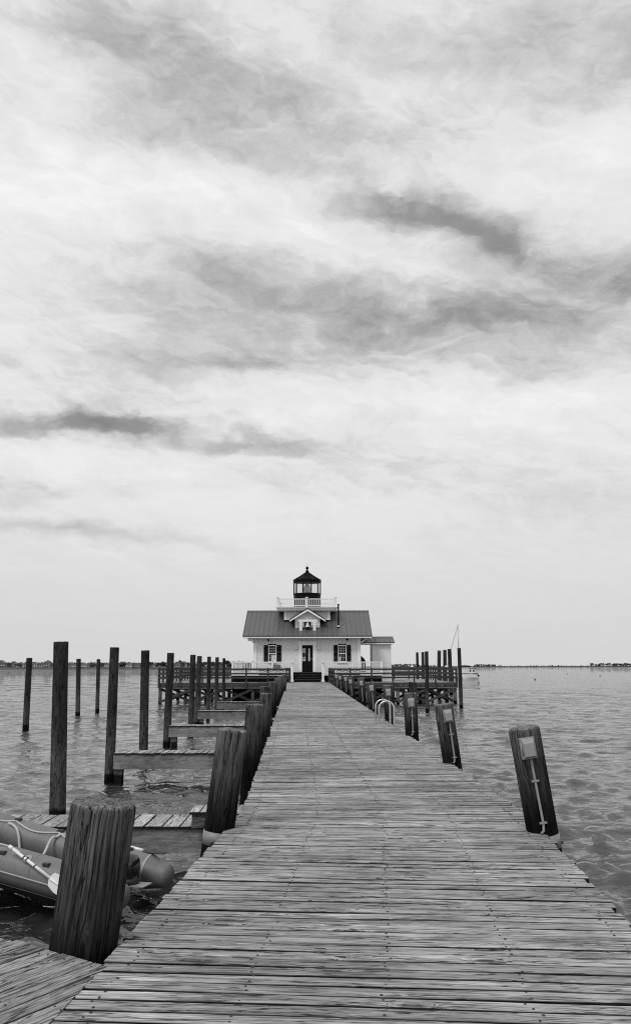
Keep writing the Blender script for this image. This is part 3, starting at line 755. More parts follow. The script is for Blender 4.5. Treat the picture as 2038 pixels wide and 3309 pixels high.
for yy in (YF-.03, YF+4.12):
    for i in range(len(sup)-1):
        if i == 4: continue
        a, b = sup[i], sup[i+1]
        MB().beam((a, yy, .16), (b, yy, ZP-.46), .05, .19).build('cross_brace', M['rail'], plat)
        MB().beam((a, yy+.30, ZP-.46), (b, yy+.30, .16), .05, .19).build('cross_brace', M['rail'], plat)
MB().span(XL, XR, YF+4, YF+4.1, ZP-.62, ZP-.36).build('cross_beam', M['under'], plat)

gRa = 'dark timber railings round the platform'
def railing(p, q, lab, z0, h=1.12, sp=1.62, posts=True, nb=3, lowpost=.32):
    p, q = Vector(p), Vector(q); L = (q-p).length; d = (q-p)/L
    t = thing('timber_railing', lab, 'railing', (p+q)/2, gRa)
    n = max(1, round(L/sp))
    for i in range(n+1):
        c = p+d*(L*i/n)
        MB().span(c.x-.06, c.x+.06, c.y-.05, c.y+.05, z0-lowpost, z0+h-.04).build('post', M['rail'], t)
    up = Vector((0, 0, 1)); out = Vector((d.y, -d.x, 0))*.0
    MB().beam(p+up*(z0+h-.02-p.z), q+up*(z0+h-.02-q.z), .17, .04).build('top_rail', M['under'], t)
    n2 = Vector((-d.y, d.x, 0)); off = n2*(-.075 if n2.y > 0 or n2.x > 0 else .075)
    for k in range(nb):
        z = z0+h-.13-k*.30
        a, b = p+off, q+off; a.z = b.z = z
        MB().beam(a, b, .035, .14).build('side_rail', M['rail'], t)
railing((XL, YF-.13, 0), (-1.95, YF-.13, 0), 'front dark timber railing of the platform, left of the boardwalk', ZP)
railing((1.0, YF-.13, 0), (XR, YF-.13, 0), 'front dark timber railing of the platform, right of the boardwalk', ZP)
railing((XL, YF+.15, 0), (XL, YB, 0), 'side railing on the outer left end of the platform', ZP)
railing((XR, YF+.15, 0), (XR, YB, 0), 'side railing on the outer right end of the platform', ZP)
railing((XL+.3, YB, 0), (-7.0, YB, 0), 'rear left railing of the platform, seen through the front railing', ZP)
railing((6.2, YB, 0), (XR-.3, YB, 0), 'rear right railing of the platform, seen through the front railing', ZP)
eR, eL = edge_at(59.3, 1), edge_at(62, -1)
railing((eR.x+.1, 59.3, 0), (1.05, YF-.35, 0), 'short railing beside the end of the boardwalk on the right', zdeck(62), sp=2.2, lowpost=.1, h=1.08)
railing((eL.x-.1, 63.2, 0), (-1.98, YF-.35, 0), 'short railing beside the end of the boardwalk on the left', zdeck(64), sp=2.2, lowpost=.1, h=1.08)

# dark benches in front of the porch
for xa, xb, lab in ((-4.45, -2.45, 'dark bench with arched back left of the porch steps'), (1.6, 3.5, 'dark bench with arched back right of the porch steps')):
    t = thing('bench', lab, 'bench', ((xa+xb)/2, 67.9, ZP), 'dark benches on the platform')
    MB().span(xa, xb, 67.6, 68.05, ZP+.42, ZP+.47).build('seat', M['black'], t)
    b = MB(); n = 4; w = (xb-xa)/n
    b.span(xa, xb, 68.06, 68.1, ZP+.55, ZP+.6)
    for k in range(n):
        c = xa+w*(k+.5)
        b.tube([(c-w/2*math.cos(a), 68.08, ZP+.78+.13*math.sin(a)) for a in np.linspace(0, math.pi, 9)], .022, 6)
        for dx in (-.12, 0, .12): b.span(c+dx-.012, c+dx+.012, 68.07, 68.09, ZP+.6, ZP+.86)
    b.span(xa, xb, 68.06, 68.1, ZP+.92, ZP+.96)
    b.build('backrest', M['black'], t)
    for x in (xa+.08, xb-.08):
        for y in (67.65, 68.05): MB().span(x-.03, x+.03, y-.03, y+.03, ZP, ZP+.42).build('leg', M['black'], t)

# dome lamps on the rail
for (sx, sy, Y) in ((1330, 2152, 66.2), (1441, 2152, 66.2)):
    p = at(sx, sy, Y); t = thing('dome_lamp', 'small white dome lamp on the right railing, near %s' % ('the middle' if sx < 1400 else 'the outer corner'), 'lamp', (p.x, Y, ZP+1.14), 'white dome lamps on the railing')
    MB().lathe([(.05, -.001), (.05, .03)], 12, (p.x, Y-.1, ZP+1.125)).build('base', M['trim'], t)
    MB().lathe([(.14, 0), (.135, .04), (.11, .09), (.06, .12), (.01, .13)], 16, (p.x, Y-.1, ZP+1.155)).build('dome', M['lamp'], t)

# ------------------------------------------------------------------ lighthouse
ZS = 1/7460.0
CX1 = 684.0
def hx(px, Y): return at(740+px/2.7, 1800+900/2.7, Y).x
def hz(py, Y, px=684): return at(740+px/2.7, 1800+py/2.7, Y).z
YW = 70.5; YBK = 78.2
XC = hx(684, YW); X0, X1 = hx(215, YW), hx(1145, YW)
ZFL = hz(1001, YW); ZE = hz(692, 69.7); ZR = hz(475, 74.2)
print('house', XC, X0, X1, ZFL, ZE, ZR)
LH = thing('lighthouse', 'white clapboard cottage lighthouse with dark metal roof and black lantern room', 'lighthouse', (XC, 74.2, ZFL))
def part(mb, name, m, parent=LH, **k):
    o0 = (0, 0, 0) if parent is LH else None
    ob = mb.build(name, M[m], parent, origin=(XC, 74.2, ZFL), **k); return ob
def boards(mb, xa, xb, za, zb, y, holes=(), rowh=.18, lap=.011, out=-1):
    z = za; r_ = 0
    while z < zb-.01:
        z2 = min(z+rowh, zb); segs = [(xa, xb)]
        for (a, b, c, d) in holes:
            if z2 > c+.01 and z < d-.01:
                ns = []
                for (s0, s1) in segs:
                    if b <= s0 or a >= s1: ns.append((s0, s1))
                    else:
                        if a > s0: ns.append((s0, a))
                        if b < s1: ns.append((b, s1))
                segs = ns
        for (s0, s1) in segs:
            if s1-s0 < .01: continue
            V = [(s0, y+out*lap, z), (s1, y+out*lap, z), (s1, y+out*.002, z2), (s0, y+out*.002, z2), (s0, y+.04, z), (s1, y+.04, z), (s1, y+.04, z2), (s0, y+.04, z2)]
            mb.add(V, [(0, 1, 2, 3), (4, 7, 6, 5), (0, 4, 5, 1), (3, 2, 6, 7), (0, 3, 7, 4), (1, 5, 6, 2)])
        z = z2
wy0, wy1 = hz(916, YW), hz(770, YW)
WL = (hx(343, YW), hx(412, YW)); WR = (hx(950, YW), hx(1023, YW)); DR = (hx(636, YW), hx(731, YW)); dz1 = hz(769, YW)
mb = MB(); boards(mb, X0+.02, X1-.02, ZFL-.1, ZE+.0, YW, [(WL[0], WL[1], wy0, wy1), (WR[0], WR[1], wy0, wy1), (DR[0], DR[1], ZFL, dz1)])
# back wall and gable ends as plain boarded sheets
part(mb, 'front_wall', 'siding')
mb = MB()
for xx, s_ in ((X0, 1), (X1, -1)):
    mb.poly([(xx, YW+.041, ZFL-.1), (xx, YBK, ZFL-.1), (xx, YBK, ZE), (xx, 74.35, ZR-.12), (xx, YW+.041, ZE)], (s_*.08, 0, 0))
part(mb, 'gable_wall', 'siding')
mb = MB(); mb.span(X0+.09, X1-.09, YBK-.1, YBK, ZFL-.1, ZE); part(mb, 'rear_wall', 'siding')
mb = MB(); mb.span(X0+.09, X1-.09, YW+.05, YBK-.11, ZFL-.12, ZFL-.02); mb.span(X0+.09, X1-.09, YW+1.6, YW+1.68, ZFL-.01, ZE-.1); part(mb, 'interior', 'dark')
mb = MB()
for a, b in ((X0-.03, X0+.25), (X1-.25, X1+.03)): mb.span(a, b, YW-.05, YW-.024, ZFL-.1, ZE-.02)
mb.span(X0+.26, X1-.26, YW-.045, YW-.024, ZE-.20, ZE-.02)
part(mb, 'corner_boards', 'trim')
# eave, fascia
XE0, XE1 = hx(117, 69.7), hx(1249, 69.7); YE0, YE1 = 69.7, 78.9; YR = (YE0+YE1)/2
sl = (ZR-ZE)/(YR-YE0)
mb = MB(); mb.span(XE0+.03, XE1-.03, YE0+.01, YE0+.05, ZE-.12, ZE-.02); mb.span(XE0+.03, XE1-.03, YE0+.055, YW-.06, ZE-.13, ZE-.10)
for xx in (XE0+.03, XE1-.07):
    mb.poly([(xx, YE0+.06, ZE-.09), (xx, YR, ZR-.10), (xx, YE1-.02, ZE-.09), (xx, YE1-.02, ZE-.22), (xx, YR, ZR-.24), (xx, YE0+.06, ZE-.22)], (.04, 0, 0))
part(mb, 'fascia', 'trim')
mb = MB()    # roof sheet in two slopes, 5 cm thick
mb.poly([(XE0, YE0, ZE-.02), (XE0, YE0, ZE+.03), (XE0, YR, ZR+.03), (XE0, YE1, ZE+.03), (XE0, YE1, ZE-.02), (XE0, YR, ZR-.02)], (XE1-XE0, 0, 0))
sp_ = (XE1-XE0)/26
for k in range(27):
    xx = XE0+.02+(XE1-XE0-.04)*k/26
    for ya, yb in ((YE0, YR), (YE1, YR)):
        mb.beam((xx, ya, ZE+.048), (xx, yb, ZR+.048), .028, .05)
roof = part(mb, 'roof', 'roof')
mb = MB(); mb.span(XE0-.01, XE1+.01, YE0-.012, YE0-.001, ZE-.02, ZE+.05); mb.span(XE0-.02, XE1+.02, YR-.10, YR+.10, ZR+.055, ZR+.085)
for xx in (XE0-.015, XE1+.001):
    mb.beam((xx+.007, YE0, ZE+.02), (xx+.007, YR, ZR+.02), .016, .11)
part(mb, 'roof_edge', 'roofedge', roof)
# returns under the eave ends
mb = MB(); mb.span(hx(165, YW), X0-.035, YW-.5, YW+.4, hz(731, YW), ZE-.14); part(mb, 'eave_return', 'siding')
mb = MB(); mb.beam((X1+.05, YW-.2, hz(730, YW)-.15), (X1+.55, YW-.2, ZE-.16), .08, .08); mb.beam((X0-.05, YW-.2, hz(730, YW)-.15), (X0-.05, YW-.45, ZE-.16), .08, .08); part(mb, 'eave_bracket', 'trim')
for a, b, ya, yb in ((325, 362, 711, 735), (1011, 1048, 706, 732)):
    m1 = MB(); za, zb = hz(yb, YW), hz(ya, YW); xa, xb = hx(a, YW), hx(b, YW)
    m1.span(xa, xb, YW-.30, YW-.06, zb-.05, zb); m1.span(xa, xa+.06, YW-.30, YW-.06, za, zb-.052); m1.span(xb-.06, xb, YW-.30, YW-.06, za, zb-.052)
    e_ = part(m1, 'flood_light', 'trim'); m2 = MB(); m2.span(xa+.065, xb-.065, YW-.2, YW-.06, za+.05, zb-.055); part(m2, 'lamp_glass', 'black', e_)
# windows with muntins, shutters
for (a, b), sides in ((WL, ((303, 342), (414, 455))), (WR, ((912, 949), (1025, 1062)))):
    f = MB(); ft = .055
    f.span(a-.03, a+ft, YW-.055, YW+.05, wy0-.02, wy1+.02); f.span(b-ft, b+.03, YW-.055, YW+.05, wy0-.02, wy1+.02)
    f.span(a+ft, b-ft, YW-.05, YW+.05, wy1-ft, wy1+.02); f.span(a+ft, b-ft, YW-.05, YW+.05, wy0-.02, wy0+ft)
    zm = (wy0+wy1)/2; f.span(a+ft, b-ft, YW-.04, YW+.04, zm-.03, zm+.03)
    f.span(a-.09, b+.09, YW-.11, YW-.056, wy0-.09, wy0-.022)
    fo = part(f, 'window', 'trim')
    g = MB(); g.span(a+ft, b-ft, YW+.02, YW+.03, wy0+ft, wy1-ft); part(g, 'pane', 'pane', fo)
    mu = MB()
    for k in (1, 2): 
        x = a+ft+(b-a-2*ft)*k/3; mu.span(x-.008, x+.008, YW-.005, YW+.012, wy0+ft, wy1-ft)
    for zz in (wy0+ft+(zm-wy0-ft-.03)/2, zm+.03+(wy1-ft-zm-.03)/3, zm+.03+(wy1-ft-zm-.03)*2/3): mu.span(a+ft, b-ft, YW-.006, YW+.011, zz-.008, zz+.008)
    part(mu, 'muntins', 'white', fo)
    if a < XC:
        c_ = MB(); c_.span(a+ft+.2, b-ft-.01, YW+.012, YW+.018, wy0+ft+.01, zm-.1); part(c_, 'curtain', 'bright', fo)
    else:
        c_ = MB(); c_.span(a+ft+.02, a+ft+.13, YW+.012, YW+.018, wy0+ft+.05, zm-.25); part(c_, 'curtain', 'bright', fo)
    for (sa, sb) in sides:
        s_ = MB(); xa, xb = hx(sa, YW), hx(sb, YW)
        s_.span(xa, xa+.05, YW-.075, YW-.027, wy0, wy1+.02); s_.span(xb-.05, xb, YW-.075, YW-.027, wy0, wy1+.02)
        for zz in (wy0, zm-.04, wy1-.06): s_.span(xa+.05, xb-.05, YW-.072, YW-.027, zz, zz+.08)
        nsl = 22
        for k in range(nsl):
            z = wy0+.09+(wy1-wy0-.16)*k/nsl; s_.box(((xa+xb)/2, YW-.05, z+.02), (xb-xa-.1, .012, .05), Matrix.Rotation(R(35), 3, 'X'))
        part(s_, 'shutter', 'shutter')
# door
mb = MB(); cx0, cx1, ct = hx(607, YW), hx(760, YW), hz(738, YW)
mb.span(cx0, DR[0], YW-.055, YW-.024, ZFL, dz1); mb.span(DR[1], cx1, YW-.055, YW-.024, ZFL, dz1); mb.span(cx0-.04, cx1+.04, YW-.06, YW-.024, dz1+.002, ct); mb.span(cx0-.09, cx1+.09, YW-.10, YW-.024, ct+.002, ct+.05)
part(mb, 'door_casing', 'trim')
dm = hx(688, YW); pts_ = lambda px: hx(px, YW)
for (a, b, nm) in ((DR[0]+.01, dm-.01, 0), (dm+.01, DR[1]-.01, 1)):
    f = MB(); y0, y1 = YW+.03, YW+.07
    ga, gb = (pts_(640), pts_(667)) if nm == 0 else (pts_(691), pts_(705)); g0, g1 = (hz(908, YW), hz(796, YW))
    f.span(a, ga, y0, y1, ZFL, dz1-.01); f.span(gb, b, y0, y1, ZFL, dz1-.01); f.span(ga, gb, y0, y1, ZFL, g0); f.span(ga, gb, y0, y1, g1, dz1-.01)
    dr = part(f, 'door', 'shutter')
    gl = MB(); gl.span(ga, gb, y0+.02, y0+.03, g0, g1); part(gl, 'pane', 'bright', dr)  # brightness in the door glass painted as an even pale colour
    if nm == 0:
        wr = MB(); wz = (g0+g1)/2; wxc = (ga+gb)/2
        wr.lathe([(.001, -.012), (.16, -.01), (.16, .01), (.001, .012)], 24, (0, 0, 0))
        wr.v = [(wxc-.02+v[0]*.8, y0-.02+v[2], wz+.0+v[1]*1.1) for v in wr.v]
        part(wr, 'wreath', 'canvas', dr)
        mu = MB()
        for k in (1, 2, 3, 4): z = g0+(g1-g0)*k/5; mu.span(ga, gb, y0+.005, y0+.018, z-.012, z+.012)
        mu.span(wxc-.01, wxc+.01, y0+.004, y0+.017, g0, g1)
        part(mu, 'muntins', 'shutter', dr)
    else:
        MB_ = MB(); MB_.span(b-.12, b-.07, y0-.05, y0-.01, ZFL+1.0, ZFL+1.1); part(MB_, 'handle', 'alu', dr)
# wall lamps by the door
for (a, b) in ((572, 594), (773, 795)):
    s_ = MB(); xa, xb = hx(a, YW), hx(b, YW); za, zb = hz(807, YW), hz(766, YW)
    s_.span(xa, xb, YW-.17, YW-.024, za+.03, zb); s_.span(xa+.02, xb-.02, YW-.15, YW-.03, za, za+.029); part(s_, 'wall_lamp', 'lamp')
# tower: base walls, gallery, rail
YT = 72.15; txa, txb = hx(478, YT), hx(883, YT); tz0 = hz(549, YT); tz1 = hz(466, YT)
mb = MB(); boards(mb, txa+.02, txb-.02, tz0, tz1, YT, [], .15)
mb.span(txa+.02, txa+.10, YT+.041, 76.3, tz0, tz1); mb.span(txb-.10, txb-.02, YT+.041, 76.3, tz0, tz1); mb.span(txa+.1, txb-.1, 76.2, 76.3, tz0, tz1)
tw = part(mb, 'tower_wall', 'siding')
mb = MB(); mb.span(txa, txa+.22, YT-.05, YT-.024, tz0, tz1); mb.span(txb-.22, txb, YT-.05, YT-.024, tz0, tz1); part(mb, 'corner_boards', 'trim', tw)
YG = 71.6; YG2 = 76.8; gxa, gxb = hx(408, YG), hx(945, YG); gz0, gz1 = hz(466, YG), hz(434, YG)
mb = MB(); V = []
for z, ins in ((gz0, .12), (gz1-.06, 0)):
    V += [(gxa+ins, YG+ins, z), (gxb-ins, YG+ins, z), (gxb-ins, YG2-ins, z), (gxa+ins, YG2-ins, z)]
mb.add(V, [(3, 2, 1, 0), (4, 5, 6, 7), (0, 1, 5, 4), (1, 2, 6, 5), (2, 3, 7, 6), (3, 0, 4, 7)])
mb.span(gxa-.03, gxb+.03, YG-.03, YG2+.03, gz1-.058, gz1)
part(mb, 'gallery_deck', 'trim')
GR = MB(); rz = hz(362, YG); posts = MB(); zt = hz(349, YG)
gx0, gx1, gy0, gy1 = gxa+.12, gxb-.12, YG+.12, YG2-.12
for (p, q) in (((gx0, gy0), (gx1, gy0)), ((gx0, gy1), (gx1, gy1)), ((gx0, gy0), (gx0, gy1)), ((gx1, gy0), (gx1, gy1))):
    p3, q3 = Vector((p[0], p[1], 0)), Vector((q[0], q[1], 0)); L = (q3-p3).length
    for z, h_ in ((rz-.03, .07), (gz1+.10, .06)):
        GR.beam(p3+Vector((0, 0, z)), q3+Vector((0, 0, z)), .07, h_)
    n = 32
    for k in range(1, n):
        c = p3.lerp(q3, k/n)
        if k == 16: continue
        GR.span(c.x-.024, c.x+.024, c.y-.02, c.y+.02, gz1+.12, rz-.06)
gr = part(GR, 'gallery_rail', 'white')
for (x, y) in ((gx0, gy0), (gx1, gy0), ((gx0+gx1)/2, gy0), (gx0, gy1), (gx1, gy1), ((gx0+gx1)/2, gy1), (gx0, (gy0+gy1)/2), (gx1, (gy0+gy1)/2)):
    p_ = MB(); p_.span(x-.08, x+.08, y-.08, y+.08, gz1, zt-.06); p_.span(x-.12, x+.12, y-.12, y+.12, zt-.058, zt); part(p_, 'post', 'white', gr)
# lantern room, ten sided
YL = 74.2; Rl = (hx(800, YL)-hx(560, YL))/2; lx = hx(680.5, YL)
z_a, z_b, z_c, z_d = gz1, hz(320, YL), hz(226, YL), hz(205, YL)
ph = .0
mb = MB(); mb.lathe([(Rl*.99, z_a+.002), (Rl*.99, z_b-.12), (Rl*1.02, z_b-.12), (Rl*1.02, z_b)], 10, (lx, YL, 0), smooth=False, phase=ph); ln = part(mb, 'lantern_base', 'black')
mb = MB(); mb.lathe([(Rl*.6, z_c+.0), (Rl*1.03, z_c), (Rl*1.03, z_d)], 10, (lx, YL, 0), smooth=False, phase=ph); part(mb, 'lantern_cornice', 'black')
for k in range(10):
    a = 2*math.pi*(k+ph)/10; a2 = 2*math.pi*(k+1+ph)/10
    x, y = lx+Rl*.975*math.cos(a), YL+Rl*.975*math.sin(a); p_ = MB(); p_.tube([(x, y, z_b), (x, y, z_c)], .05, 8); part(p_, 'mullion', 'black')
    x2, y2 = lx+Rl*.96*math.cos(a2), YL+Rl*.96*math.sin(a2); x1, y1 = lx+Rl*.96*math.cos(a), YL+Rl*.96*math.sin(a)
    g = MB(); g.add([(x1, y1, z_b), (x2, y2, z_b), (x2, y2, z_c), (x1, y1, z_c)], [(0, 1, 2, 3)]); part(g, 'lantern_pane', 'clear')
z_e, z_ball = hz(138, YL), hz(97, YL)
mb = MB(); Ro = (hx(805, YL)-hx(556, YL))/2
mb.lathe([(Ro, z_d), (Ro, z_d+.03), (Ro*.5, z_d+(z_e-z_d)*.56), (.20, z_e)], 10, (lx, YL, 0), smooth=False, phase=ph)
for k in range(10):
    a = 2*math.pi*(k+ph)/10; mb.beam((lx+Ro*math.cos(a), YL+Ro*math.sin(a), z_d+.04), (lx+Ro*.5*math.cos(a), YL+Ro*.5*math.sin(a), z_d+(z_e-z_d)*.56+.015), .03, .03); 
    mb.beam((lx+Ro*.5*math.cos(a), YL+Ro*.5*math.sin(a), z_d+(z_e-z_d)*.56+.015), (lx+.2*math.cos(a), YL+.2*math.sin(a), z_e+.01), .03, .03)
lr = part(mb, 'lantern_roof', 'black')
mb = MB(); mb.lathe([(.20, z_e), (.17, z_e+.06), (.14, z_e+.10), (.15, z_e+.15), (.09, z_e+.22), (.05, z_ball-.12), (.11, z_ball-.08), (.14, z_ball), (.11, z_ball+.09), (.05, z_ball+.13), (.012, z_ball+.16), (.006, hz(58, YL))], 20, (lx, YL, 0)); part(mb, 'finial', 'black', lr)
zl0, zl1 = hz(315, YL), hz(238, YL); hh = zl1-zl0
mb = MB(); prof = [(.14, 0), (.24, .08), (.26, .3), (.265, .5), (.24, .7), (.17, .88), (.10, 1.0)]
pr2 = []
for i in range(len(prof)-1):
    (r0, t0), (r1, t1) = prof[i], prof[i+1]
    for k in range(3): t = k/3; pr2.append((r0+(r1-r0)*t+.012*(k % 2), zl0+hh*(t0+(t1-t0)*t)))
pr2.append((.10, zl1)); mb.lathe(pr2, 20, (lx, YL, 0)); ls = part(mb, 'beacon_lens', 'lens')
mb = MB()
for k in range(8): 
    a = 2*math.pi*k/8; mb.tube([(lx+(r+.01)*math.cos(a), YL+(r+.01)*math.sin(a), zl0+hh*t) for r, t in prof], .012, 6)
mb.lathe([(.15, z_b-.0), (.2, z_b+.02), (.15, zl0+.01)], 16, (lx, YL, 0)); mb.lathe([(.05, zl1), (.1, zl1+.05), (.04, z_c)], 12, (lx, YL, 0)); part(mb, 'lens_frame', 'black', ls)
# bell dormer
YD = 71.2; da, db = hx(578, YD), hx(790, YD); dzb = hz(624, YD); dxm = (da+db)/2; dze = hz(530, YD); dap = hz(458, YD)
mb = MB(); z = dzb; 
def dorm_x(zz): 
    return (da, db) if zz <= dze else (dxm-(dap-zz)/(dap-dze)*(dxm-da), dxm+(dap-zz)/(dap-dze)*(db-dxm))
while z < dap-.02:
    z2 = min(z+.15, dap); (a0, b0), (a1, b1) = dorm_x(z), dorm_x(z2)
    mb.add([(a0, YD-.02, z), (b0, YD-.02, z), (b1, YD-.002, z2), (a1, YD-.002, z2), (a0, YD+.05, z), (b0, YD+.05, z), (b1, YD+.05, z2), (a1, YD+.05, z2)], [(0, 1, 2, 3), (4, 7, 6, 5), (0, 4, 5, 1), (3, 2, 6, 7), (0, 3, 7, 4), (1, 5, 6, 2)]); z = z2
mb.span(da, da+.05, YD+.051, 73.2, dzb, dze); mb.span(db-.05, db, YD+.051, 73.2, dzb, dze)
dw = part(mb, 'dormer_wall', 'siding')
mb = MB(); mb.span(da-.02, da+.15, YD-.05, YD-.022, dzb, dze+.02); mb.span(db-.15, db+.02, YD-.05, YD-.022, dzb, dze+.02); mb.span(hx(625, YD), hx(745, YD), YD-.04, YD-.021, hz(532, YD), hz(527, YD)); part(mb, 'corner_boards', 'trim', dw)
ra, rb = hx(525, 70.8), hx(845, 70.8); rze = hz(541, 70.8); rap = hz(444, 70.8); rxm = (ra+rb)/2
mb = MB()
for (xa_, s_) in ((ra, 1), (rb, -1)):
    mb.poly([(xa_, 70.8, rze), (rxm, 70.8, rap), (rxm, 70.8, rap-.09), (xa_, 70.8, rze-.08)], (0, 2.2, 0))
dr_ = part(mb, 'dormer_roof', 'roofedge')
mb = MB()
for xa_ in (ra, rb):
    mb.poly([(xa_+(rxm-xa_)*.02, 70.78, rze-.085), (rxm, 70.78, rap-.095), (rxm, 70.78, rap-.26), (xa_+(rxm-xa_)*.02, 70.78, rze-.21)], (0, .05, 0))
part(mb, 'bargeboard', 'trim', dr_)
mb = MB(); mb.span(hx(656, YD), hx(713, YD), YD-.035, YD-.025, hz(614, YD), hz(561, YD)); part(mb, 'louvre_opening', 'dark', dw)
bf = MB(); yb_ = 70.75
for a, b in ((612, 637), (733, 757)):
    bf.span(hx(a, yb_), hx(b, yb_), yb_-.09, yb_+.09, hz(642, yb_), hz(566, yb_)); bf.span(hx(a-3, yb_), hx(b+3, yb_), yb_-.11, yb_+.11, hz(596, yb_), hz(590, yb_)); bf.span(hx(a-3, yb_), hx(b+3, yb_), yb_-.11, yb_+.11, hz(582, yb_), hz(577, yb_))
bf.span(hx(602, yb_), hx(768, yb_), yb_-.1, yb_+.1, hz(565, yb_), hz(546, yb_))
bf.span(hx(676, yb_), hx(692, yb_), yb_-.05, yb_+.05, hz(545, yb_), hz(539, yb_))
bo = part(bf, 'bell_frame', 'white')
zb0, zb1 = hz(612, yb_), hz(569, yb_); hb = zb1-zb0; bx = hx(685, yb_)
mb = MB(); mb.lathe([(.02, 0.03), (.235, 0), (.24, .02), (.19, hb*.22), (.15, hb*.45), (.135, hb*.7), (.11, hb*.88), (.05, hb*.98), (.02, hb+.02)], 24, (bx, yb_, zb0)); part(mb, 'bell', 'alu', bo)
# flue pipe
px_ = hx(955, 71.2); mb = MB(); mb.tube([(px_, 71.2, hz(602, 71.2)), (px_, 71.2, hz(413, 71.2))], .068, 14); mb.lathe([(.085, 0), (.085, .06)], 14, (px_, 71.2, hz(416, 71.2))); fl = part(mb, 'flue_pipe', 'black')
mb = MB(); mb.lathe([(.16, -.06), (.13, .03), (.08, .05)], 14, (px_, 71.2, hz(604, 71.2))); part(mb, 'flashing', 'lamp', fl)

# shed joined by a covered passage, right of the house
YA = 72.0; ax0, ax1 = hx(1250, YA), hx(1413, YA); aze = hz(757, YA)
SH = thing('shed', 'small white clapboard shed with dark metal roof, right of the lighthouse', 'shed', ((ax0+ax1)/2, YA, ZFL-.1))
mb = MB(); boards(mb, ax0+.02, ax1-.02, ZP, aze, YA); mb.build('front_wall', M['siding'], SH)
mb = MB(); mb.span(ax0, ax0+.02, YA-.03, YA+3.2, ZP, aze); mb.span(ax1-.02, ax1, YA-.03, YA+3.2, ZP, aze); mb.span(ax0+.02, ax1-.02, YA+3.1, YA+3.2, ZP, aze); mb.build('side_wall', M['trim'], SH)
mb = MB(); rx0, rx1 = hx(1157, YA-.3), hx(1445, YA-.3); ya_, yb2 = YA-.3, YA+3.5; ym = YA+1.2; zr = hz(700, ym); ze_ = hz(746, ya_)
mb.poly([(rx0, ya_, ze_-.03), (rx0, ya_, ze_+.02), (rx0, ym, zr), (rx0, yb2, ze_+.02), (rx0, yb2, ze_-.03), (rx0, ym, zr-.05)], (rx1-rx0, 0, 0))
for k in range(8): xx = rx0+.02+(rx1-rx0-.04)*k/7; mb.beam((xx, ya_, ze_+.035), (xx, ym, zr+.016), .028, .04)
rr_ = mb.build('roof', M['roof'], SH)
mb = MB(); mb.span(rx0-.01, rx1+.01, ya_-.012, ya_-.001, ze_-.02, ze_+.035); mb.span(rx0-.01, rx1+.01, ym-.07, ym+.07, zr+.02, zr+.05); mb.build('roof_edge', M['roofedge'], rr_, origin=SH.location)
mb = MB(); mb.span(rx0+.03, rx1-.03, ya_+.01, ya_+.05, ze_-.13, ze_-.035); mb.span(rx0+.03, rx1-.03, ya_+.055, YA+3, ze_-.12, ze_-.09); mb.build('fascia', M['trim'], SH)
# covered object in the passage
cvx = hx(1160, 74); mb = MB(); V = []
mb.lathe([(.55, -1.3), (.56, -.3), (.50, 0), (.36, .22), (.18, .38), (.03, .46)], 20, (hx(1142, 74), 74.8, hz(905, 74)))
o = mb.build('covered_grill', M['canvas'], origin=(hx(1142, 74), 74.8, ZP)); tag(o, 'dark domed cover standing in the passage between lighthouse and shed', 'cover')

# porch with white balustrade and steps
YP = 69.3; pxl, pxr = at(748, 2150, YP).x, at(1236, 2150, YP).x; sxl, sxr = at(944, 2180, YP).x, at(1043, 2180, YP).x
PO = thing('porch', 'raised porch floor with dark skirt in front of the lighthouse', 'porch', (XC, YP, ZP))
mb = MB(); y = YP
mb.span(pxl, sxl, YP, YW-.06, ZFL-.08, ZFL-.03); mb.span(sxr, pxr, YP, YW-.06, ZFL-.08, ZFL-.03); mb.span(sxl, sxr, YP+.62, YW-.06, ZFL-.08, ZFL-.03)
mb.build('floor_boards', M['rail'], PO)
mb = MB(); mb.span(pxl, sxl, YP-.02, YP+.02, ZFL-.28, ZFL-.02); mb.span(sxr, pxr, YP-.02, YP+.02, ZFL-.28, ZFL-.02); mb.build('fascia', M['trim'], PO)
mb = MB()
for (a, b) in ((pxl, sxl), (sxr, pxr)):
    x = a
    while x < b-.08: mb.span(x, x+.085, YP+.05, YP+.07, ZP, ZFL-.29); x += .1
mb.span(pxl, pxr, YP+1.0, YP+1.04, -.2, ZFL-.3)  # added dark sheet behind the skirt, standing in for shade under the house
mb.build('skirt', M['black_wood'], PO)
ST = thing('porch_steps', 'four dark timber steps up to the lighthouse door', 'steps', (XC, YP, ZP))
n = 4; z0 = zdeck(66); rise = (ZFL-.03-z0)/n
for k in range(n):
    yk = YP-.35+.29*k
    MB().span(sxl+.02, sxr-.02, yk, yk+.31, z0+rise*(k+1)-.045, z0+rise*(k+1)).build('tread', M['rail'], ST)
    MB().span(sxl+.04, sxr-.04, yk+.03, yk+.06, z0+rise*k-.04, z0+rise*(k+1)-.046).build('riser', M['black'], ST)
gB = 'white balustrades of the porch'
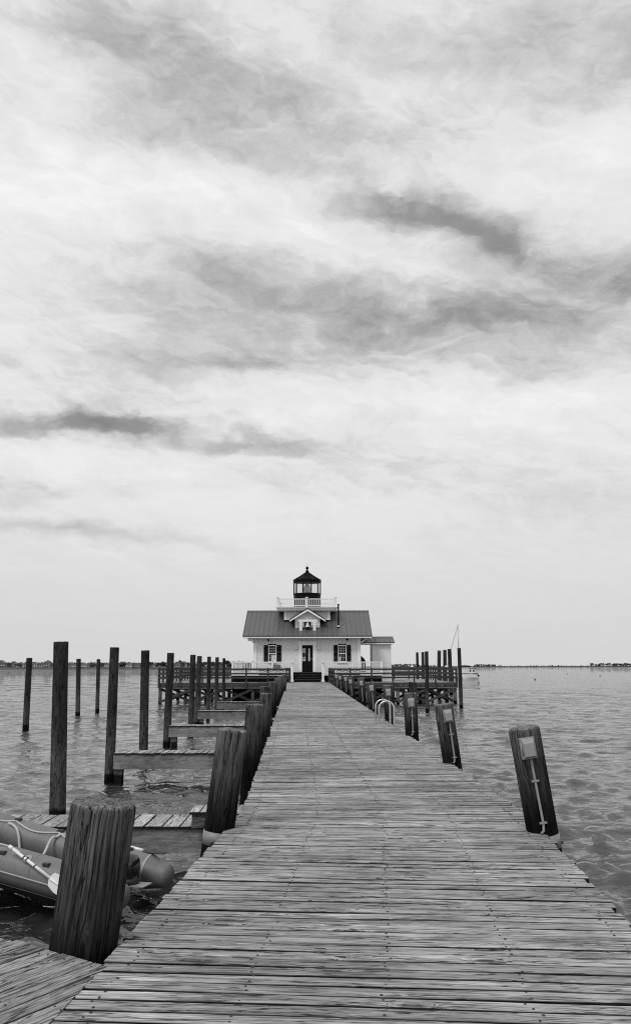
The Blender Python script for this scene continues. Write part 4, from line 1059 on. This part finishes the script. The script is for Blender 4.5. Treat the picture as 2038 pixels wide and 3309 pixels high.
def balustrade(p, q, lab, zf, h=.80, post_sp=1.9, drop_first=0, drop_last=0):
    t = thing('white_balustrade', lab, 'balustrade', ((p[0]+q[0])/2, (p[1]+q[1])/2, zf), gB)
    p3, q3 = Vector((p[0], p[1], 0)), Vector((q[0], q[1], 0)); L = (q3-p3).length; n = max(1, round(L/post_sp))
    for i in range(n+1):
        c = p3.lerp(q3, i/n); dr = drop_first if i == 0 else drop_last if i == n else 0
        b = MB(); b.span(c.x-.075, c.x+.075, c.y-.075, c.y+.075, zf-dr, zf+h+.06); b.span(c.x-.10, c.x+.10, c.y-.10, c.y+.10, zf+h+.061, zf+h+.10); b.build('post', M['white'], t)
    b = MB(); b.beam(p3+Vector((0, 0, zf+h-.01)), q3+Vector((0, 0, zf+h-.01)), .10, .07); b.build('hand_rail', M['white'], t)
    b = MB(); b.beam(p3+Vector((0, 0, zf+.10)), q3+Vector((0, 0, zf+.10)), .06, .06); b.build('bottom_rail', M['white'], t)
    b = MB(); m_ = int(L/.125)
    for k in range(1, m_):
        c = p3.lerp(q3, k/m_); b.span(c.x-.022, c.x+.022, c.y-.02, c.y+.02, zf+.131, zf+h-.046)
    b.build('balusters', M['white'], t)
balustrade((pxl+.08, YP+.12), (sxl+.0, YP+.12), 'white balustrade of the porch left of the steps', ZFL-.03)
balustrade((sxr-.0, YP+.12), (pxr-.08, YP+.12), 'white balustrade of the porch right of the steps', ZFL-.03)
balustrade((pxl+.08, YP+.35), (pxl+.08, YBK), 'side balustrade at the left end of the porch', ZFL-.03)
# newel posts at the foot of the steps
for x, lab in ((sxl, 'white newel post at the left foot of the porch steps'), (sxr, 'white newel post at the right foot of the porch steps')):
    t = thing('newel_post', lab, 'post', (x, YP-.4, zdeck(66)), 'white newel posts at the steps')
    MB().span(x-.09, x+.09, YP-.5, YP-.32, zdeck(66), zdeck(66)+1.15).build('shaft', M['white'], t)
    b = MB(); b.span(x-.13, x+.13, YP-.54, YP-.28, zdeck(66)+.001, zdeck(66)+.12); b.build('plinth', M['white'], t)
    MB().span(x-.055, x+.055, YP-.45, YP+.05, ZFL+.72, ZFL+.78).build('hand_rail', M['white'], t)
# sign plaque
sp0, sp1 = at(883, 2160, YP), at(906, 2148, YP); t = thing('sign', 'small dark framed plaque hung on the left porch balustrade', 'sign', ((sp0.x+sp1.x)/2, YP, sp0.z))
b = MB(); b.span(sp0.x, sp1.x, YP-.02, YP+.015, sp0.z, sp1.z); b.build('frame', M['black'], t); MB().span(sp0.x+.04, sp1.x-.04, YP-.03, YP-.021, sp0.z+.04, sp1.z-.04).build('face', M['signface'], t)

# ------------------------------------------------------------------ inflatable dinghy
def build_dinghy():
    O = Vector((-2.475, 10.61, 0)); u = Vector((-.945, .327, 0)).normalized(); v = Vector((u.y, -u.x, 0))    # v points to the far side (+Y)
    if v.y < 0: v = -v
    t = thing('inflatable_dinghy', 'grey inflatable dinghy moored left of the boardwalk behind the biggest pile', 'dinghy', O)
    hb, rt = .50, .205
    def zc(s): return .40+.15*s+.05*max(0, s-1.2)**2
    def P(s, w, z): return O+u*s+v*w+Vector((0, 0, z))
    pts, rads = [], []
    for s in list(np.linspace(-.62, -.28, 14))+list(np.linspace(-.2, 2.15, 16)):
        k = 1 if s > -.28 else (1-.30*(-.28-s)/.24 if s > -.52 else .70*math.sqrt(max(.004, 1-((-.52-s)/.105)**2)))
        pts.append((s, 1)); rads.append(rt*min(1, k))
    arc = [(2.15+.85*math.sin(a), math.cos(a)) for a in np.linspace(.12, math.pi-.12, 22)]
    path = [P(s, hb*w, zc(s)) for s, w in pts]+[P(s, hb*(w if abs(w) > 0 else 0), zc(s)) for s, w in arc]+[P(s, -hb, zc(s)) for s, w in pts[::-1]]
    rr = rads+[rt]*len(arc)+rads[::-1]
    MB().tube(path, rr, 36).build('buoyancy_tube', M['tube'], t)
    # seams: slightly proud bands
    for side in (1, -1):
        for s_ in (.12, .0 if side > 0 else .55, .95, 1.75):
            c0 = P(s_, side*hb, zc(s_)); ax = u
            MB().tube([c0-ax*.018, c0+ax*.018], rt*1.008, 36, caps=False).build('seam_band', M['tube'] if s_ > -.1 else M['patch'], t)
        # rubbing strake along the outer side
        ln = []
        for s_ in np.linspace(-.42, 2.15, 26): 
            k = float(np.interp(s_, [p_[0] for p_ in pts], rads))
            ln.append(P(s_, side*(hb+k*.93), zc(s_)-k*.38))
        for a in np.linspace(.1, math.pi/2, 12): 
            ln.append(P(2.15+(.85+rt*.9)*math.sin(a), side*(hb+rt*.93)*math.cos(a), zc(2.15+.85*math.sin(a))-rt*.38))
        MB().tube(ln, .060, 12).build('rubbing_strake', M['strake'], t)
        ln2 = [p+Vector((0, 0, .064))+v*side*.010 for p in ln]; MB().tube(ln2, .011, 8).build('strake_piping', M['patch'], t)
        ln3 = [p-Vector((0, 0, .062))-v*side*.006 for p in ln]; MB().tube(ln3, .011, 8).build('strake_piping', M['patch'], t)
        # valve and handle patches
        for s_, an in ((.62, .95), (1.35, .75)):
            c = P(s_, side*(hb+rt*math.cos(an)), zc(s_)+rt*math.sin(an)); nn = (v*side*math.cos(an)+Vector((0, 0, math.sin(an)))).normalized()
            MB().tube([c-nn*.004, c+nn*.004], .055, 20).build('patch', M['patch'], t)
            MB().tube([c+nn*.002, c+nn*.014], .020, 14).build('valve', M['strake'], t)
    # end cap reinforcement of the far stern cone
    for side in (1, -1):
        MB().tube([P(-.29, side*hb, zc(-.29)), P(-.315, side*hb, zc(-.315))], [rt*1.012, rt*.985], 30, caps=False).build('cone_patch', M['patch'], t)
    # hull floor and transom
    fl = MB(); fl.add([P(.1, -hb, .28), P(2.5, -hb*.8, .66), P(2.5, hb*.8, .66), P(.1, hb, .28), P(.1, -hb, .22), P(2.5, -hb*.6, .56), P(2.5, hb*.6, .56), P(.1, hb, .22)], [(0, 1, 2, 3), (4, 7, 6, 5), (0, 4, 5, 1), (1, 5, 6, 2), (2, 6, 7, 3), (3, 7, 4, 0)]); fl.build('floor', M['strake'], t)
    k1 = MB(); k1.add([P(-.0, -.4, .22), P(2.5, -.35, .6), P(2.5, .35, .6), P(-.0, .4, .22), P(-.0, 0, -.12), P(2.6, 0, .35)], [(0, 1, 2, 3), (0, 4, 5, 1), (3, 2, 5, 4), (0, 3, 4), (1, 5, 2)]); k1.build('hull', M['strake'], t)
    tr = MB(); tr.add([P(.02, -hb+.12, .12), P(.02, hb-.12, .12), P(.02, hb-.12, .40), P(.02, -hb+.12, .40), P(.065, -hb+.12, .12), P(.065, hb-.12, .12), P(.065, hb-.12, .40), P(.065, -hb+.12, .40)], [(0, 3, 2, 1), (4, 5, 6, 7), (0, 1, 5, 4), (1, 2, 6, 5), (2, 3, 7, 6), (3, 0, 4, 7)]); tr.build('transom', M['boxm'], t)
    # grab rope loops and straps along the tubes
    ropes = MB()
    def surf(s_, side, ang): return P(s_, side*(hb+rt*1.05*math.cos(ang)), zc(s_)+rt*1.05*math.sin(ang))
    for (sa, sb) in ((.35, .95), (.95, 1.6), (1.6, 2.1)):
        pts2 = [surf(sa+(sb-sa)*k/10, 1, math.pi*.62+.35*math.sin(math.pi*k/10)) for k in range(11)]; MB().tube(pts2, .011, 8).build('grab_line', M['rope'], t)
    for s_ in (.35, .95, 1.6, 2.1, -.05):
        for side in (1, -1):
            c = surf(s_, side, math.pi*.55 if side > 0 else .9); x_ = u*.04
            MB().beam(c-x_, c+x_, .05, .03).build('line_fitting', M['strake'], t)
    MB().tube([surf(.75+.5*k/8, -1, 1.2+.25*math.sin(k/8*math.pi)) for k in range(9)], .009, 8).build('grab_line', M['rope'], t)
    for s_ in (.35, .52, .18): 
        MB().tube([surf(s_, 1, a) for a in np.linspace(.9, 2.1, 8)], .014, 8).build('oar_strap', M['strake'], t)
    MB().tube([surf(.6-.8*k/8, 1, 1.45) for k in range(9)], .020, 10).build('oar_shaft', M['paddle'], t)
    MB().box(surf(-.28, 1, 1.4), (.44, .10, .012), rotz(math.atan2(u.y, u.x))).build('oar_blade', M['canvas'], t)
    # outboard motor
    mo = thing('outboard_motor', 'black outboard motor clamped on the stern of the grey dinghy', 'outboard motor', P(-.16, .05, .3))
    ang = math.atan2(u.y, u.x); RZ = rotz(ang)
    def ml(x, y, z): return P(-.16, .05, .30)+RZ @ Vector((x, y, z))
    cw = MB(); V = []; seg = 20
    prof2 = [(.13, .10, .0), (.155, .115, .03), (.165, .12, .14), (.155, .115, .24), (.12, .09, .29), (.05, .04, .315)]
    for (rx, ry, z) in prof2:
        for j in range(seg): 
            a = 2*math.pi*j/seg; ca, sa = math.cos(a), math.sin(a); q = .75
            V.append(ml(-.10+rx*math.copysign(abs(ca)**q, ca), ry*math.copysign(abs(sa)**q, sa), z+.04))
    Fc = [(i*seg+j, i*seg+(j+1) % seg, (i+1)*seg+(j+1) % seg, (i+1)*seg+j) for i in range(len(prof2)-1) for j in range(seg)]+[tuple(range(seg-1, -1, -1)), tuple(range((len(prof2)-1)*seg, len(prof2)*seg))]
    cw.add(V, Fc, smooth=True); cwo = cw.build('cowl', M['motor'], mo)
    MB().tube([ml(-.10, 0, .03), ml(-.10, 0, .085)], .158, 20).build('cowl_band', M['strake'], mo)
    # maker's round badge and the number 25 on the cowl side facing the camera
    sidec = ml(-.13, .119, .235); sd = -(RZ @ Vector((0, -1, 0)))
    if sd.y > 0: sd = -sd; sidec = ml(-.13, -.119, .235)
    fx = Vector((-sd.y, sd.x, 0)); fx = fx if fx.x > 0 else -fx
    def badge(pts, name, m, thick=.004):
        b_ = MB(); b_.poly([sidec+fx*x+Vector((0, 0, z))+sd*.002 for x, z in pts], sd*thick); b_.build(name, m, cwo, origin=mo.location)
    badge([(.021*math.cos(a), .021*math.sin(a)) for a in np.linspace(0, 2*math.pi, 17)[:-1]], 'badge', M['lamp'])
    b_ = MB()
    for rr0 in (.012,):
        b_.tube([sidec+fx*(rr0*math.cos(a))+Vector((0, 0, rr0*math.sin(a)))+sd*.007 for a in np.linspace(0, 2*math.pi, 17)], .0018, 6)
    b_.beam(sidec+fx*-.012+sd*.007, sidec+fx*.012+sd*.007, .003, .003); b_.build('badge_ring', M['motor'], cwo, origin=mo.location)
    num = MB(); sg = [(-.026, -.062, 1), (.008, -.062, 2)]
    def seg7(x0, z0, on_):
        w_, h_ = .024, .017
        S = {'a': ((0, 2*h_), (w_, 2*h_)), 'b': ((w_, 2*h_), (w_, h_)), 'c': ((w_, h_), (w_, 0)), 'd': ((0, 0), (w_, 0)), 'e': ((0, 0), (0, h_)), 'f': ((0, h_), (0, 2*h_)), 'g': ((0, h_), (w_, h_))}
        for k in on_:
            (xa, za), (xb, zb) = S[k]; num.beam(sidec+fx*(x0+xa)+Vector((0, 0, z0+za))+sd*.004, sidec+fx*(x0+xb)+Vector((0, 0, z0+zb))+sd*.004, .004, .004)
    seg7(-.030, -.075, 'abged'); seg7(.006, -.075, 'afgcd'); num.build('number', M['band'], cwo, origin=mo.location)
    MB().box(ml(-.10, 0, -.02), (.13, .10, .09), RZ).build('swivel', M['alu'], mo)
    MB().box(ml(-.10, 0, -.30), (.10, .05, .50), RZ).build('leg', M['strake'], mo)
    MB().box(ml(-.24, .0, .015), (.30, .22, .012), RZ).build('splash_plate', M['alu'], mo)
    MB().box(ml(.05, 0, -.06), (.05, .2, .14), RZ).build('clamp_bracket', M['alu'], mo)
    # paddle lying on the near tube
    h0, h1 = at(33, 2736, 10.22), at(166, 2840, 9.95)
    pa = thing('paddle', 'white paddle lying across the near tube of the grey dinghy', 'paddle', h1)
    dirp = (h1-h0).normalized()
    MB().tube([h0, h1+dirp*.02], .017, 12).build('shaft', M['paddle'], pa)
    MB().tube([h0-dirp*.01, h0+dirp*.05], .021, 12).build('grip', M['paddle'], pa)
    side = dirp.cross(Vector((0, -1, 0))).normalized(); nrm = Vector((0, -1, 0)); nrm = (nrm-dirp*nrm.dot(dirp)).normalized(); side = dirp.cross(nrm)
    outl = [(0, -.02), (.03, -.075), (.13, -.095), (.24, -.09), (.30, -.05), (.30, .05), (.24, .09), (.13, .095), (.03, .075), (0, .02)]
    b = MB(); b.poly([h1+dirp*(a-.02)+side*w+nrm*.012 for a, w in outl], nrm*-.012); b.build('blade', M['paddle'], pa, bevel=.003)
    MB().tube([h1+nrm*.016, h1+dirp*.2+nrm*.012], [.014, .004], 8).build('spine', M['paddle'], pa)
    for f_ in (.35, .42, .62):
        c = h0.lerp(h1, f_); MB().tube([c-dirp*.008, c+dirp*.008], .0195, 12).build('ring', M['strake'], pa)
    # loose mooring rope
    def RP(sx, sy, Y): return at(sx, sy, Y)
    pts3 = [RP(25, 2660, 11.55), RP(40, 2664, 11.45), RP(54, 2678, 11.37), RP(61, 2700, 11.33), RP(63, 2725, 11.3), RP(64, 2744, 11.28)]
    o = MB().tube(catm(pts3, 5), .016, 10).build('mooring_rope', M['rope'], origin=pts3[0]); tag(o, 'pale rope hanging over the far tube of the dinghy, at the photo edge', 'rope', 'ropes on the dinghy')
    pts3 = [RP(220, 2702, 11.3), RP(200, 2696, 11.28), RP(185, 2704, 11.25), RP(172, 2706, 11.2), RP(160, 2722, 11.12), RP(150, 2745, 11.0), RP(141, 2762, 10.7), RP(131, 2772, 10.38)]
    o = MB().tube(catm(pts3, 5), .016, 10).build('mooring_rope', M['rope'], origin=pts3[0]); tag(o, 'pale rope curling down inside the dinghy beside the biggest pile', 'rope', 'ropes on the dinghy')
def catm(P, n):
    out = []
    for i in range(len(P)-1):
        p0, p1, p2, p3 = P[max(i-1, 0)], P[i], P[i+1], P[min(i+2, len(P)-1)]
        for k in range(n):
            t = k/n; out.append(.5*((2*p1)+(p2-p0)*t+(2*p0-5*p1+4*p2-p3)*t*t+(-p0+3*p1-3*p2+p3)*t**3))
    out.append(P[-1]); return out
build_dinghy()

# ------------------------------------------------------------------ far sailing boat and its tender
def loft(secs, name, m, parent):
    """secs: list of lists of points, equal length"""
    mb = MB(); n = len(secs[0]); V = [p for s_ in secs for p in s_]
    Fc = [(i*n+j, i*n+j+1, (i+1)*n+j+1, (i+1)*n+j) for i in range(len(secs)-1) for j in range(n-1)]
    Fc += [tuple(range(n)), tuple(range((len(secs)-1)*n, len(secs)*n))[::-1]]
    mb.add(V, Fc, smooth=False); return mb.build(name, m, parent)
def build_sailboat():
    Y = 205; xs, xb = at(1540, 2150, Y).x, at(1395, 2150, Y).x
    L = xs-xb; O = Vector((xs-L/2, Y, 0))
    t = thing('sailing_boat', 'white sailing boat with bare mast moored beyond the right platform', 'sailing boat', O)
    secs = []
    for k in range(13):
        f = k/12; x = xb+L*f; hw = 1.45*math.sin(min(1, f*1.25+.02)*math.pi/2)**.8*(1-.25*max(0, f-.7)/.3); top = 1.35-.35*math.sin(f*math.pi*.9)
        secs.append([Vector((x, Y-hw, top)), Vector((x, Y-hw*.93, .4)), Vector((x, Y-hw*.6, -.3)), Vector((x, Y+hw*.6, -.3)), Vector((x, Y+hw*.93, .4)), Vector((x, Y+hw, top))])
    loft(secs, 'hull', M['hull'], t)
    MB().beam((xb+1, Y-1.3, 1.08), (xs, Y-1.2, 1.12), .06, .14).build('rub_rail', M['black'], t)
    b = MB(); b.poly([(xb+2.4, Y-.8, 1.0), (xb+2.8, Y-.8, 1.6), (xs-3.4, Y-.8, 1.75), (xs-3.0, Y-.8, 1.0)], (0, 1.6, 0)); b.poly([(xs-3, Y-1.0, 1.0), (xs-3, Y-1.0, 1.45), (xs-.5, Y-1.0, 1.4), (xs-.3, Y-1.0, 1.0)], (0, 2, 0)); b.build('cabin', M['hull'], t)
    mt = at(1478, 2018, Y); mast = MB().tube([(mt.x, Y, 1.2), (mt.x, Y, mt.z)], [.16, .11], 10).build('mast', M['alu'], t)
    bow = at(1457, 2095, Y); MB().tube([(mt.x, Y, mt.z-.2), (bow.x, Y, bow.z), (bow.x-(mt.x-bow.x)*.75, Y, 2.0)], .07, 6).build('forestay', M['conduit'], t)
    bm0, bm1 = at(1480, 2154, Y), at(1519, 2153, Y); MB().tube([bm0, (bm0+bm1)/2+Vector((0, 0, .05)), bm1], [.2, .26, .16], 10).build('boom', M['canvas'], t)
    a, c = at(1512, 2161, Y), at(1538, 2161, Y); b = MB(); b.poly([(a.x, Y-.9, a.z-.1), (a.x+.3, Y-.9, a.z+.06), (c.x-.3, Y-.9, a.z+.06), (c.x, Y-.9, a.z-.1)], (0, 1.8, 0)); bi = b.build('bimini', M['canvas'], t)
    for x in (a.x+.2, (a.x+c.x)/2, c.x-.2): MB().tube([(x, Y-.9, 1.0), (x, Y-.9, a.z-.05)], .03, 6).build('bimini_pole', M['conduit'], t)
    for k, x in enumerate((a.x+.3, a.x+1.1)): MB().lathe([(.1, 0), (.2, .12), (.16, .4), (.05, .55)], 8, (x, Y-.9, 1.5)).build('cockpit_gear', M['strake'], t)
    # tender
    x0, x1 = at(1494, 2185, Y-4).x, at(1543, 2185, Y-4).x; T = thing('tender', 'small pale tender with black outboard floating beside the sailing boat', 'tender', ((x0+x1)/2, Y-4, 0))
    secs = []
    for k in range(9):
        f = k/8; x = x0+(x1-x0)*f; hw = .75*math.sin(min(1, f*1.6+.05)*math.pi/2); tp = .78-.36*f
        secs.append([Vector((x, Y-4-hw, tp)), Vector((x, Y-4-hw, tp-.2)), Vector((x, Y-4-hw*.7, -.1)), Vector((x, Y-4+hw*.7, -.1)), Vector((x, Y-4+hw, tp-.2)), Vector((x, Y-4+hw, tp))])
    loft(secs, 'hull', M['hull'], T)
    MB().box((x1+.1, Y-4, .62), (.36, .3, .55)).build('outboard', M['black'], T)
build_sailboat()
for k, (sx, sy, Y, lab) in enumerate(((1727, 2194, 150, 'nearest small dark float on the open water at right'), (1937, 2183, 200, 'small dark float farthest right on the open water'), (1831, 2177, 250, 'faintest small float, farthest out on the water'))):
    p = on(sx, sy, .12); o = MB().lathe([(.02, -.3), (.22, -.2), (.28, 0), (.2, .2), (.05, .3), (.04, .55)], 12).build('float', M['buoy']); o.location = (p.x, p.y, 0.05); o.scale = (.62, .62, .55); tag(o, lab, 'float', 'small floats on the water')

# ------------------------------------------------------------------ far shores
def shore():
    # left shore, Y about 930
    Y = 930
    mb = MB(); x0, x1 = at(-260, 2160, Y).x, at(1005, 2160, Y).x; n = 60; V = []
    for k in range(n+1):
        x = x0+(x1-x0)*k/n; V += [(x, Y+random.uniform(-3, 3), -.3), (x, Y+4, .9+random.uniform(-.2, .3)), (x, Y+30, 2.2), (x, Y+160, 3.5), (x, Y+220, -.4)]
    Fc = [(k*5+j, (k+1)*5+j, (k+1)*5+j+1, k*5+j+1) for k in range(n) for j in range(4)]
    mb.add(V, Fc); o = mb.build('far_shore', M['land']); o['kind'] = 'structure'
    rs = random.Random(5)
    gH = 'houses on the far left shore'; gTt = 'trees on the far left shore'
    specs = [(5, 26, 8, 0), (45, 16, 7, 0), (68, 22, 6, 1), (92, 20, 7, 0), (112, 22, 6.5, 1), (136, 20, 6, 0), (152, 16, 7.5, 0), (228, 14, 6, 0), (244, 12, 5, 1), (270, 16, 5.5, 1), (292, 15, 6, 0), (345, 16, 6, 1), (398, 22, 7, 1), (418, 14, 6, 1), (440, 16, 5.5, 0), (505, 14, 5, 1), (575, 16, 5, 0), (595, 14, 5, 1), (740, 20, 6, 1)]
    kinds = ['weathered', 'pale']; 
    ords = ['leftmost of the shore houses, at the photo edge', 'narrow shore house second from the left', 'pale shore house third from the left', 'shore house fourth from the left, left of the leftmost pile', 'pale shore house fifth from the left, behind the leftmost pile', 'shore house just right of the leftmost pile', 'shore house between the leftmost and the thickest pile',
            'low shore house right of the thickest pile', 'small pale shore house left of the first thin pile', 'pale shore house right of the first thin pile', 'shore house between the two thin piles', 'pale shore house left of the knotty pile', 'pale white-roofed shore house right of the knotty pile', 'second pale shore house right of the knotty pile', 'shore house just left of the pile behind the second finger pier',
            'small pale shore house right of the pile behind the second finger pier', 'low shore house above the left platform corner', 'low pale shore house above the left platform railing', 'pale shore house left of the lighthouse, among trees']
    for (sx, w, h, kd), lab in zip(specs, ords):
        yy = Y+rs.uniform(12, 60); c = at(sx, 2158, yy); ww = w*yy/F*1.05; z0 = 1.0
        h = h*.98
        t = thing('shore_house', lab, 'house', (c.x, yy, z0), gH)
        MB().span(c.x-ww/2, c.x+ww/2, yy-4, yy+4, z0-1, z0+h*.72).build('wall', M['hazewall2' if kd else 'hazewall'], t)
        b = MB(); zz = z0+h*.72; o_ = .5
        if rs.random() < .5: b.poly([(c.x-ww/2-o_, yy-4.5, zz), (c.x-ww*.2, yy-4.5, zz+h*.36), (c.x+ww*.2, yy-4.5, zz+h*.36), (c.x+ww/2+o_, yy-4.5, zz)], (0, 9, 0))
        else: b.poly([(c.x-ww/2-o_, yy-4.5, zz), (c.x, yy-4.5, zz+h*.45), (c.x+ww/2+o_, yy-4.5, zz)], (0, 9, 0))
        b.build('roof', M['hazeroof'], t)
        for fl_ in range(2):
            for k in range(3):
                x = c.x-ww*.32+ww*.32*k; z = z0+h*(.12+.32*fl_)
                MB().span(x-ww*.07, x+ww*.07, yy-4.08, yy-4.01, z, z+h*.18).build('window', M['pane'], t)
        b = MB(); b.span(c.x-ww/2, c.x+ww/2, yy-5.2, yy-4.1, z0+h*.34, z0+h*.38); b.build('balcony', M['hazewall2'], t)
    def tree(sx, h, w, yy, lab, grp, m='leaf', cards=230, seed=0, name='shore_tree', base=1.2):
        r_ = random.Random(seed); c = at(sx, 2158, yy)
        t = thing(name, lab, 'tree', (c.x, yy, base), grp)
        b = MB(); b.tube([(c.x, yy, base-1.5), (c.x+.1*w, yy, base+h*.4), (c.x+.05*w, yy, base+h*.8)], [.05*h, .035*h, .012*h], 6)
        for a in (-1, 1): b.tube([(c.x+.05*w, yy, base+h*.35), (c.x+a*w*.3, yy, base+h*.65)], [.025*h, .01*h], 5)
        b.build('trunk', M['trunk'], t)
        cr = MB(); lobes = [(r_.uniform(-.36, .36)*w, r_.uniform(-.3, .3)*w, h*r_.uniform(.35, .85), r_.uniform(.16, .30)*w) for _ in range(7)]
        for k in range(cards):
            lx_, ly_, lz_, lr_ = r_.choice(lobes); a = r_.uniform(0, 6.28); e_ = r_.uniform(-1, 1); q = lr_*r_.uniform(.5, 1.08)
            p = Vector((c.x+lx_+q*math.cos(a)*math.sqrt(1-e_*e_), yy+ly_+q*math.sin(a)*math.sqrt(1-e_*e_), base+min(h, lz_+q*e_*.7*h/w)))
            s_ = r_.uniform(.05, .10)*w; M3 = Euler((r_.uniform(0, 3), r_.uniform(0, 3), r_.uniform(0, 3))).to_matrix()
            cr.add([p+M3 @ Vector(q_) for q_ in ((-s_, -s_*.6, 0), (s_, -s_*.5, 0), (s_*.7, s_*.6, 0), (-s_*.6, s_*.7, .2*s_))], [(0, 1, 2, 3)])
        cr.build('crown', M[m], t)
    labs = {12: 'bushy tree above the leftmost shore houses', 35: 'low tree at far left of the shore', 60: 'round tree behind the third shore house', 160: 'tree right of the leftmost pile', 125: 'tree above the house beside the leftmost pile', 205: 'tree touching the left side of the thickest pile',
            238: 'low tree right of the thickest pile', 262: 'tree behind the first thin pile', 305: 'tree just left of the second thin pile', 330: 'tree just right of the second thin pile',
            393: 'dark tree right of the knotty pile', 430: 'low tree right of the knotty pile', 487: 'dark round shrub-like tree right of the pile behind the second finger pier', 515: 'dark wide tree between the third and second finger piles', 533: 'dark tree just left of the third finger pile',
            574: 'pale rounded tree above the left platform corner', 590: 'rounded tree above the left platform railing', 606: 'tree just left of the touching pile pair', 660: 'dark tree behind the fourth finger pile', 690: 'dark tree left of the fifth finger pile',
            713: 'tree between the last two left piles', 738: 'dark tree just right of the last left pile', 765: 'dark tree over the porch balustrade', 772: 'pine-like dark tree left of the lighthouse', 805: 'low tree touching the left wall of the lighthouse'}
    k = 0
    for sx, lab in labs.items():
        big = 9.0 if sx in (574, 590, 160, 738, 772, 205) else 7.0
        dark = sx in (487, 515, 393, 738, 660, 690, 765, 772, 533)
        tree(sx, big*rs.uniform(.85, 1.1), rs.uniform(6.5, 9.5), Y+rs.uniform(25, 70) if not dark else Y+12, lab, gTt, 'farleaf' if dark else 'leaf', seed=k); k += 1
    # distant wooded rise that reads as one mass
    wd = MB()
    for q in range(5200):
        x = rs.uniform(x0, x1); yy = Y+rs.uniform(75, 120); hh = 5.2+1.8*(mnoise.noise(Vector((x*.02, 1, 0)))+.6)+1.2*mnoise.noise(Vector((x*.11, 5, 0)))
        z = 1+hh*rs.random()**.6; s_ = rs.uniform(.5, 1.3); M3 = Euler((rs.uniform(0, 3), rs.uniform(0, 3), rs.uniform(0, 3))).to_matrix()
        p = Vector((x, yy, z)); wd.add([p+M3 @ Vector(q_) for q_ in ((-s_, -s_*.6, 0), (s_, -s_*.5, 0), (s_*.7, s_*.6, 0), (-s_*.6, s_*.7, 0))], [(0, 1, 2, 3)])
    o = wd.build('distant_wood', M['leaf']); tag(o, 'hazy low band of trees behind the shore houses on the left', 'woods'); o['kind'] = 'stuff'
    # right marsh
    Y = 2300; mb = MB(); xa, xb = at(1180, 2153, Y).x, at(2500, 2153, Y).x; n = 110; V = []
    for k in range(n+1):
        x = xa+(xb-xa)*k/n; h = 2.3+.9*mnoise.noise(Vector((k*.21, 0, 3)))+rs.uniform(0, .35); V += [(x, Y, -.3), (x, Y+2, h*.7), (x, Y+8, h), (x, Y+260, h*1.1), (x, Y+270, -.3)]
    Fc = [(k*5+j, (k+1)*5+j, (k+1)*5+j+1, k*5+j+1) for k in range(n) for j in range(4)]
    mb.add(V, Fc); o = mb.build('marsh', M['marsh']); o['kind'] = 'structure'
    gM = 'trees on the marsh at far right'
    pos = [1912, 1924, 1935, 1945, 1957, 1968, 1978, 1990, 2000, 2010, 2021, 2032, 2045]; nm = ['leftmost lone', 'second leftmost', 'small round', 'taller bushy', 'low wide', 'ragged', 'middle tall', 'low gap-side', 'right-of-gap', 'wide dark', 'tall right-hand', 'rightmost in view', 'edge-cut']
    for sx, a in zip(pos, nm): tree(sx, rs.uniform(6, 10), rs.uniform(9, 15), Y+rs.uniform(10, 60), a+' dark tree of the clump on the right horizon', gM, 'farleaf', 110, seed=100+sx, name='marsh_tree', base=2)
    wd = MB()
    for (a, b, n_, hh) in ((1262, 1345, 330, 6.5), (1345, 1420, 130, 4.0), (1530, 1600, 260, 5.0), (1600, 1900, 120, 2.6), (1905, 2060, 260, 5)):
        for q in range(n_):
            yy = Y+rs.uniform(8, 60); p = at(rs.uniform(a, b), 2153, yy); p.z = 2+hh*rs.random(); s_ = rs.uniform(.8, 2.2); M3 = Euler((rs.uniform(0, 3), rs.uniform(0, 3), rs.uniform(0, 3))).to_matrix()
            wd.add([p+M3 @ Vector(q_) for q_ in ((-s_, -s_*.6, 0), (s_, -s_*.5, 0), (s_*.7, s_*.6, 0), (-s_*.6, s_*.7, 0))], [(0, 1, 2, 3)])
    o = wd.build('marsh_scrub', M['farleaf']); tag(o, 'low dark scrub along the marsh on the right horizon', 'scrub'); o['kind'] = 'stuff'
shore()
for o in bpy.data.objects:
    if '_local' in o: del o['_local']
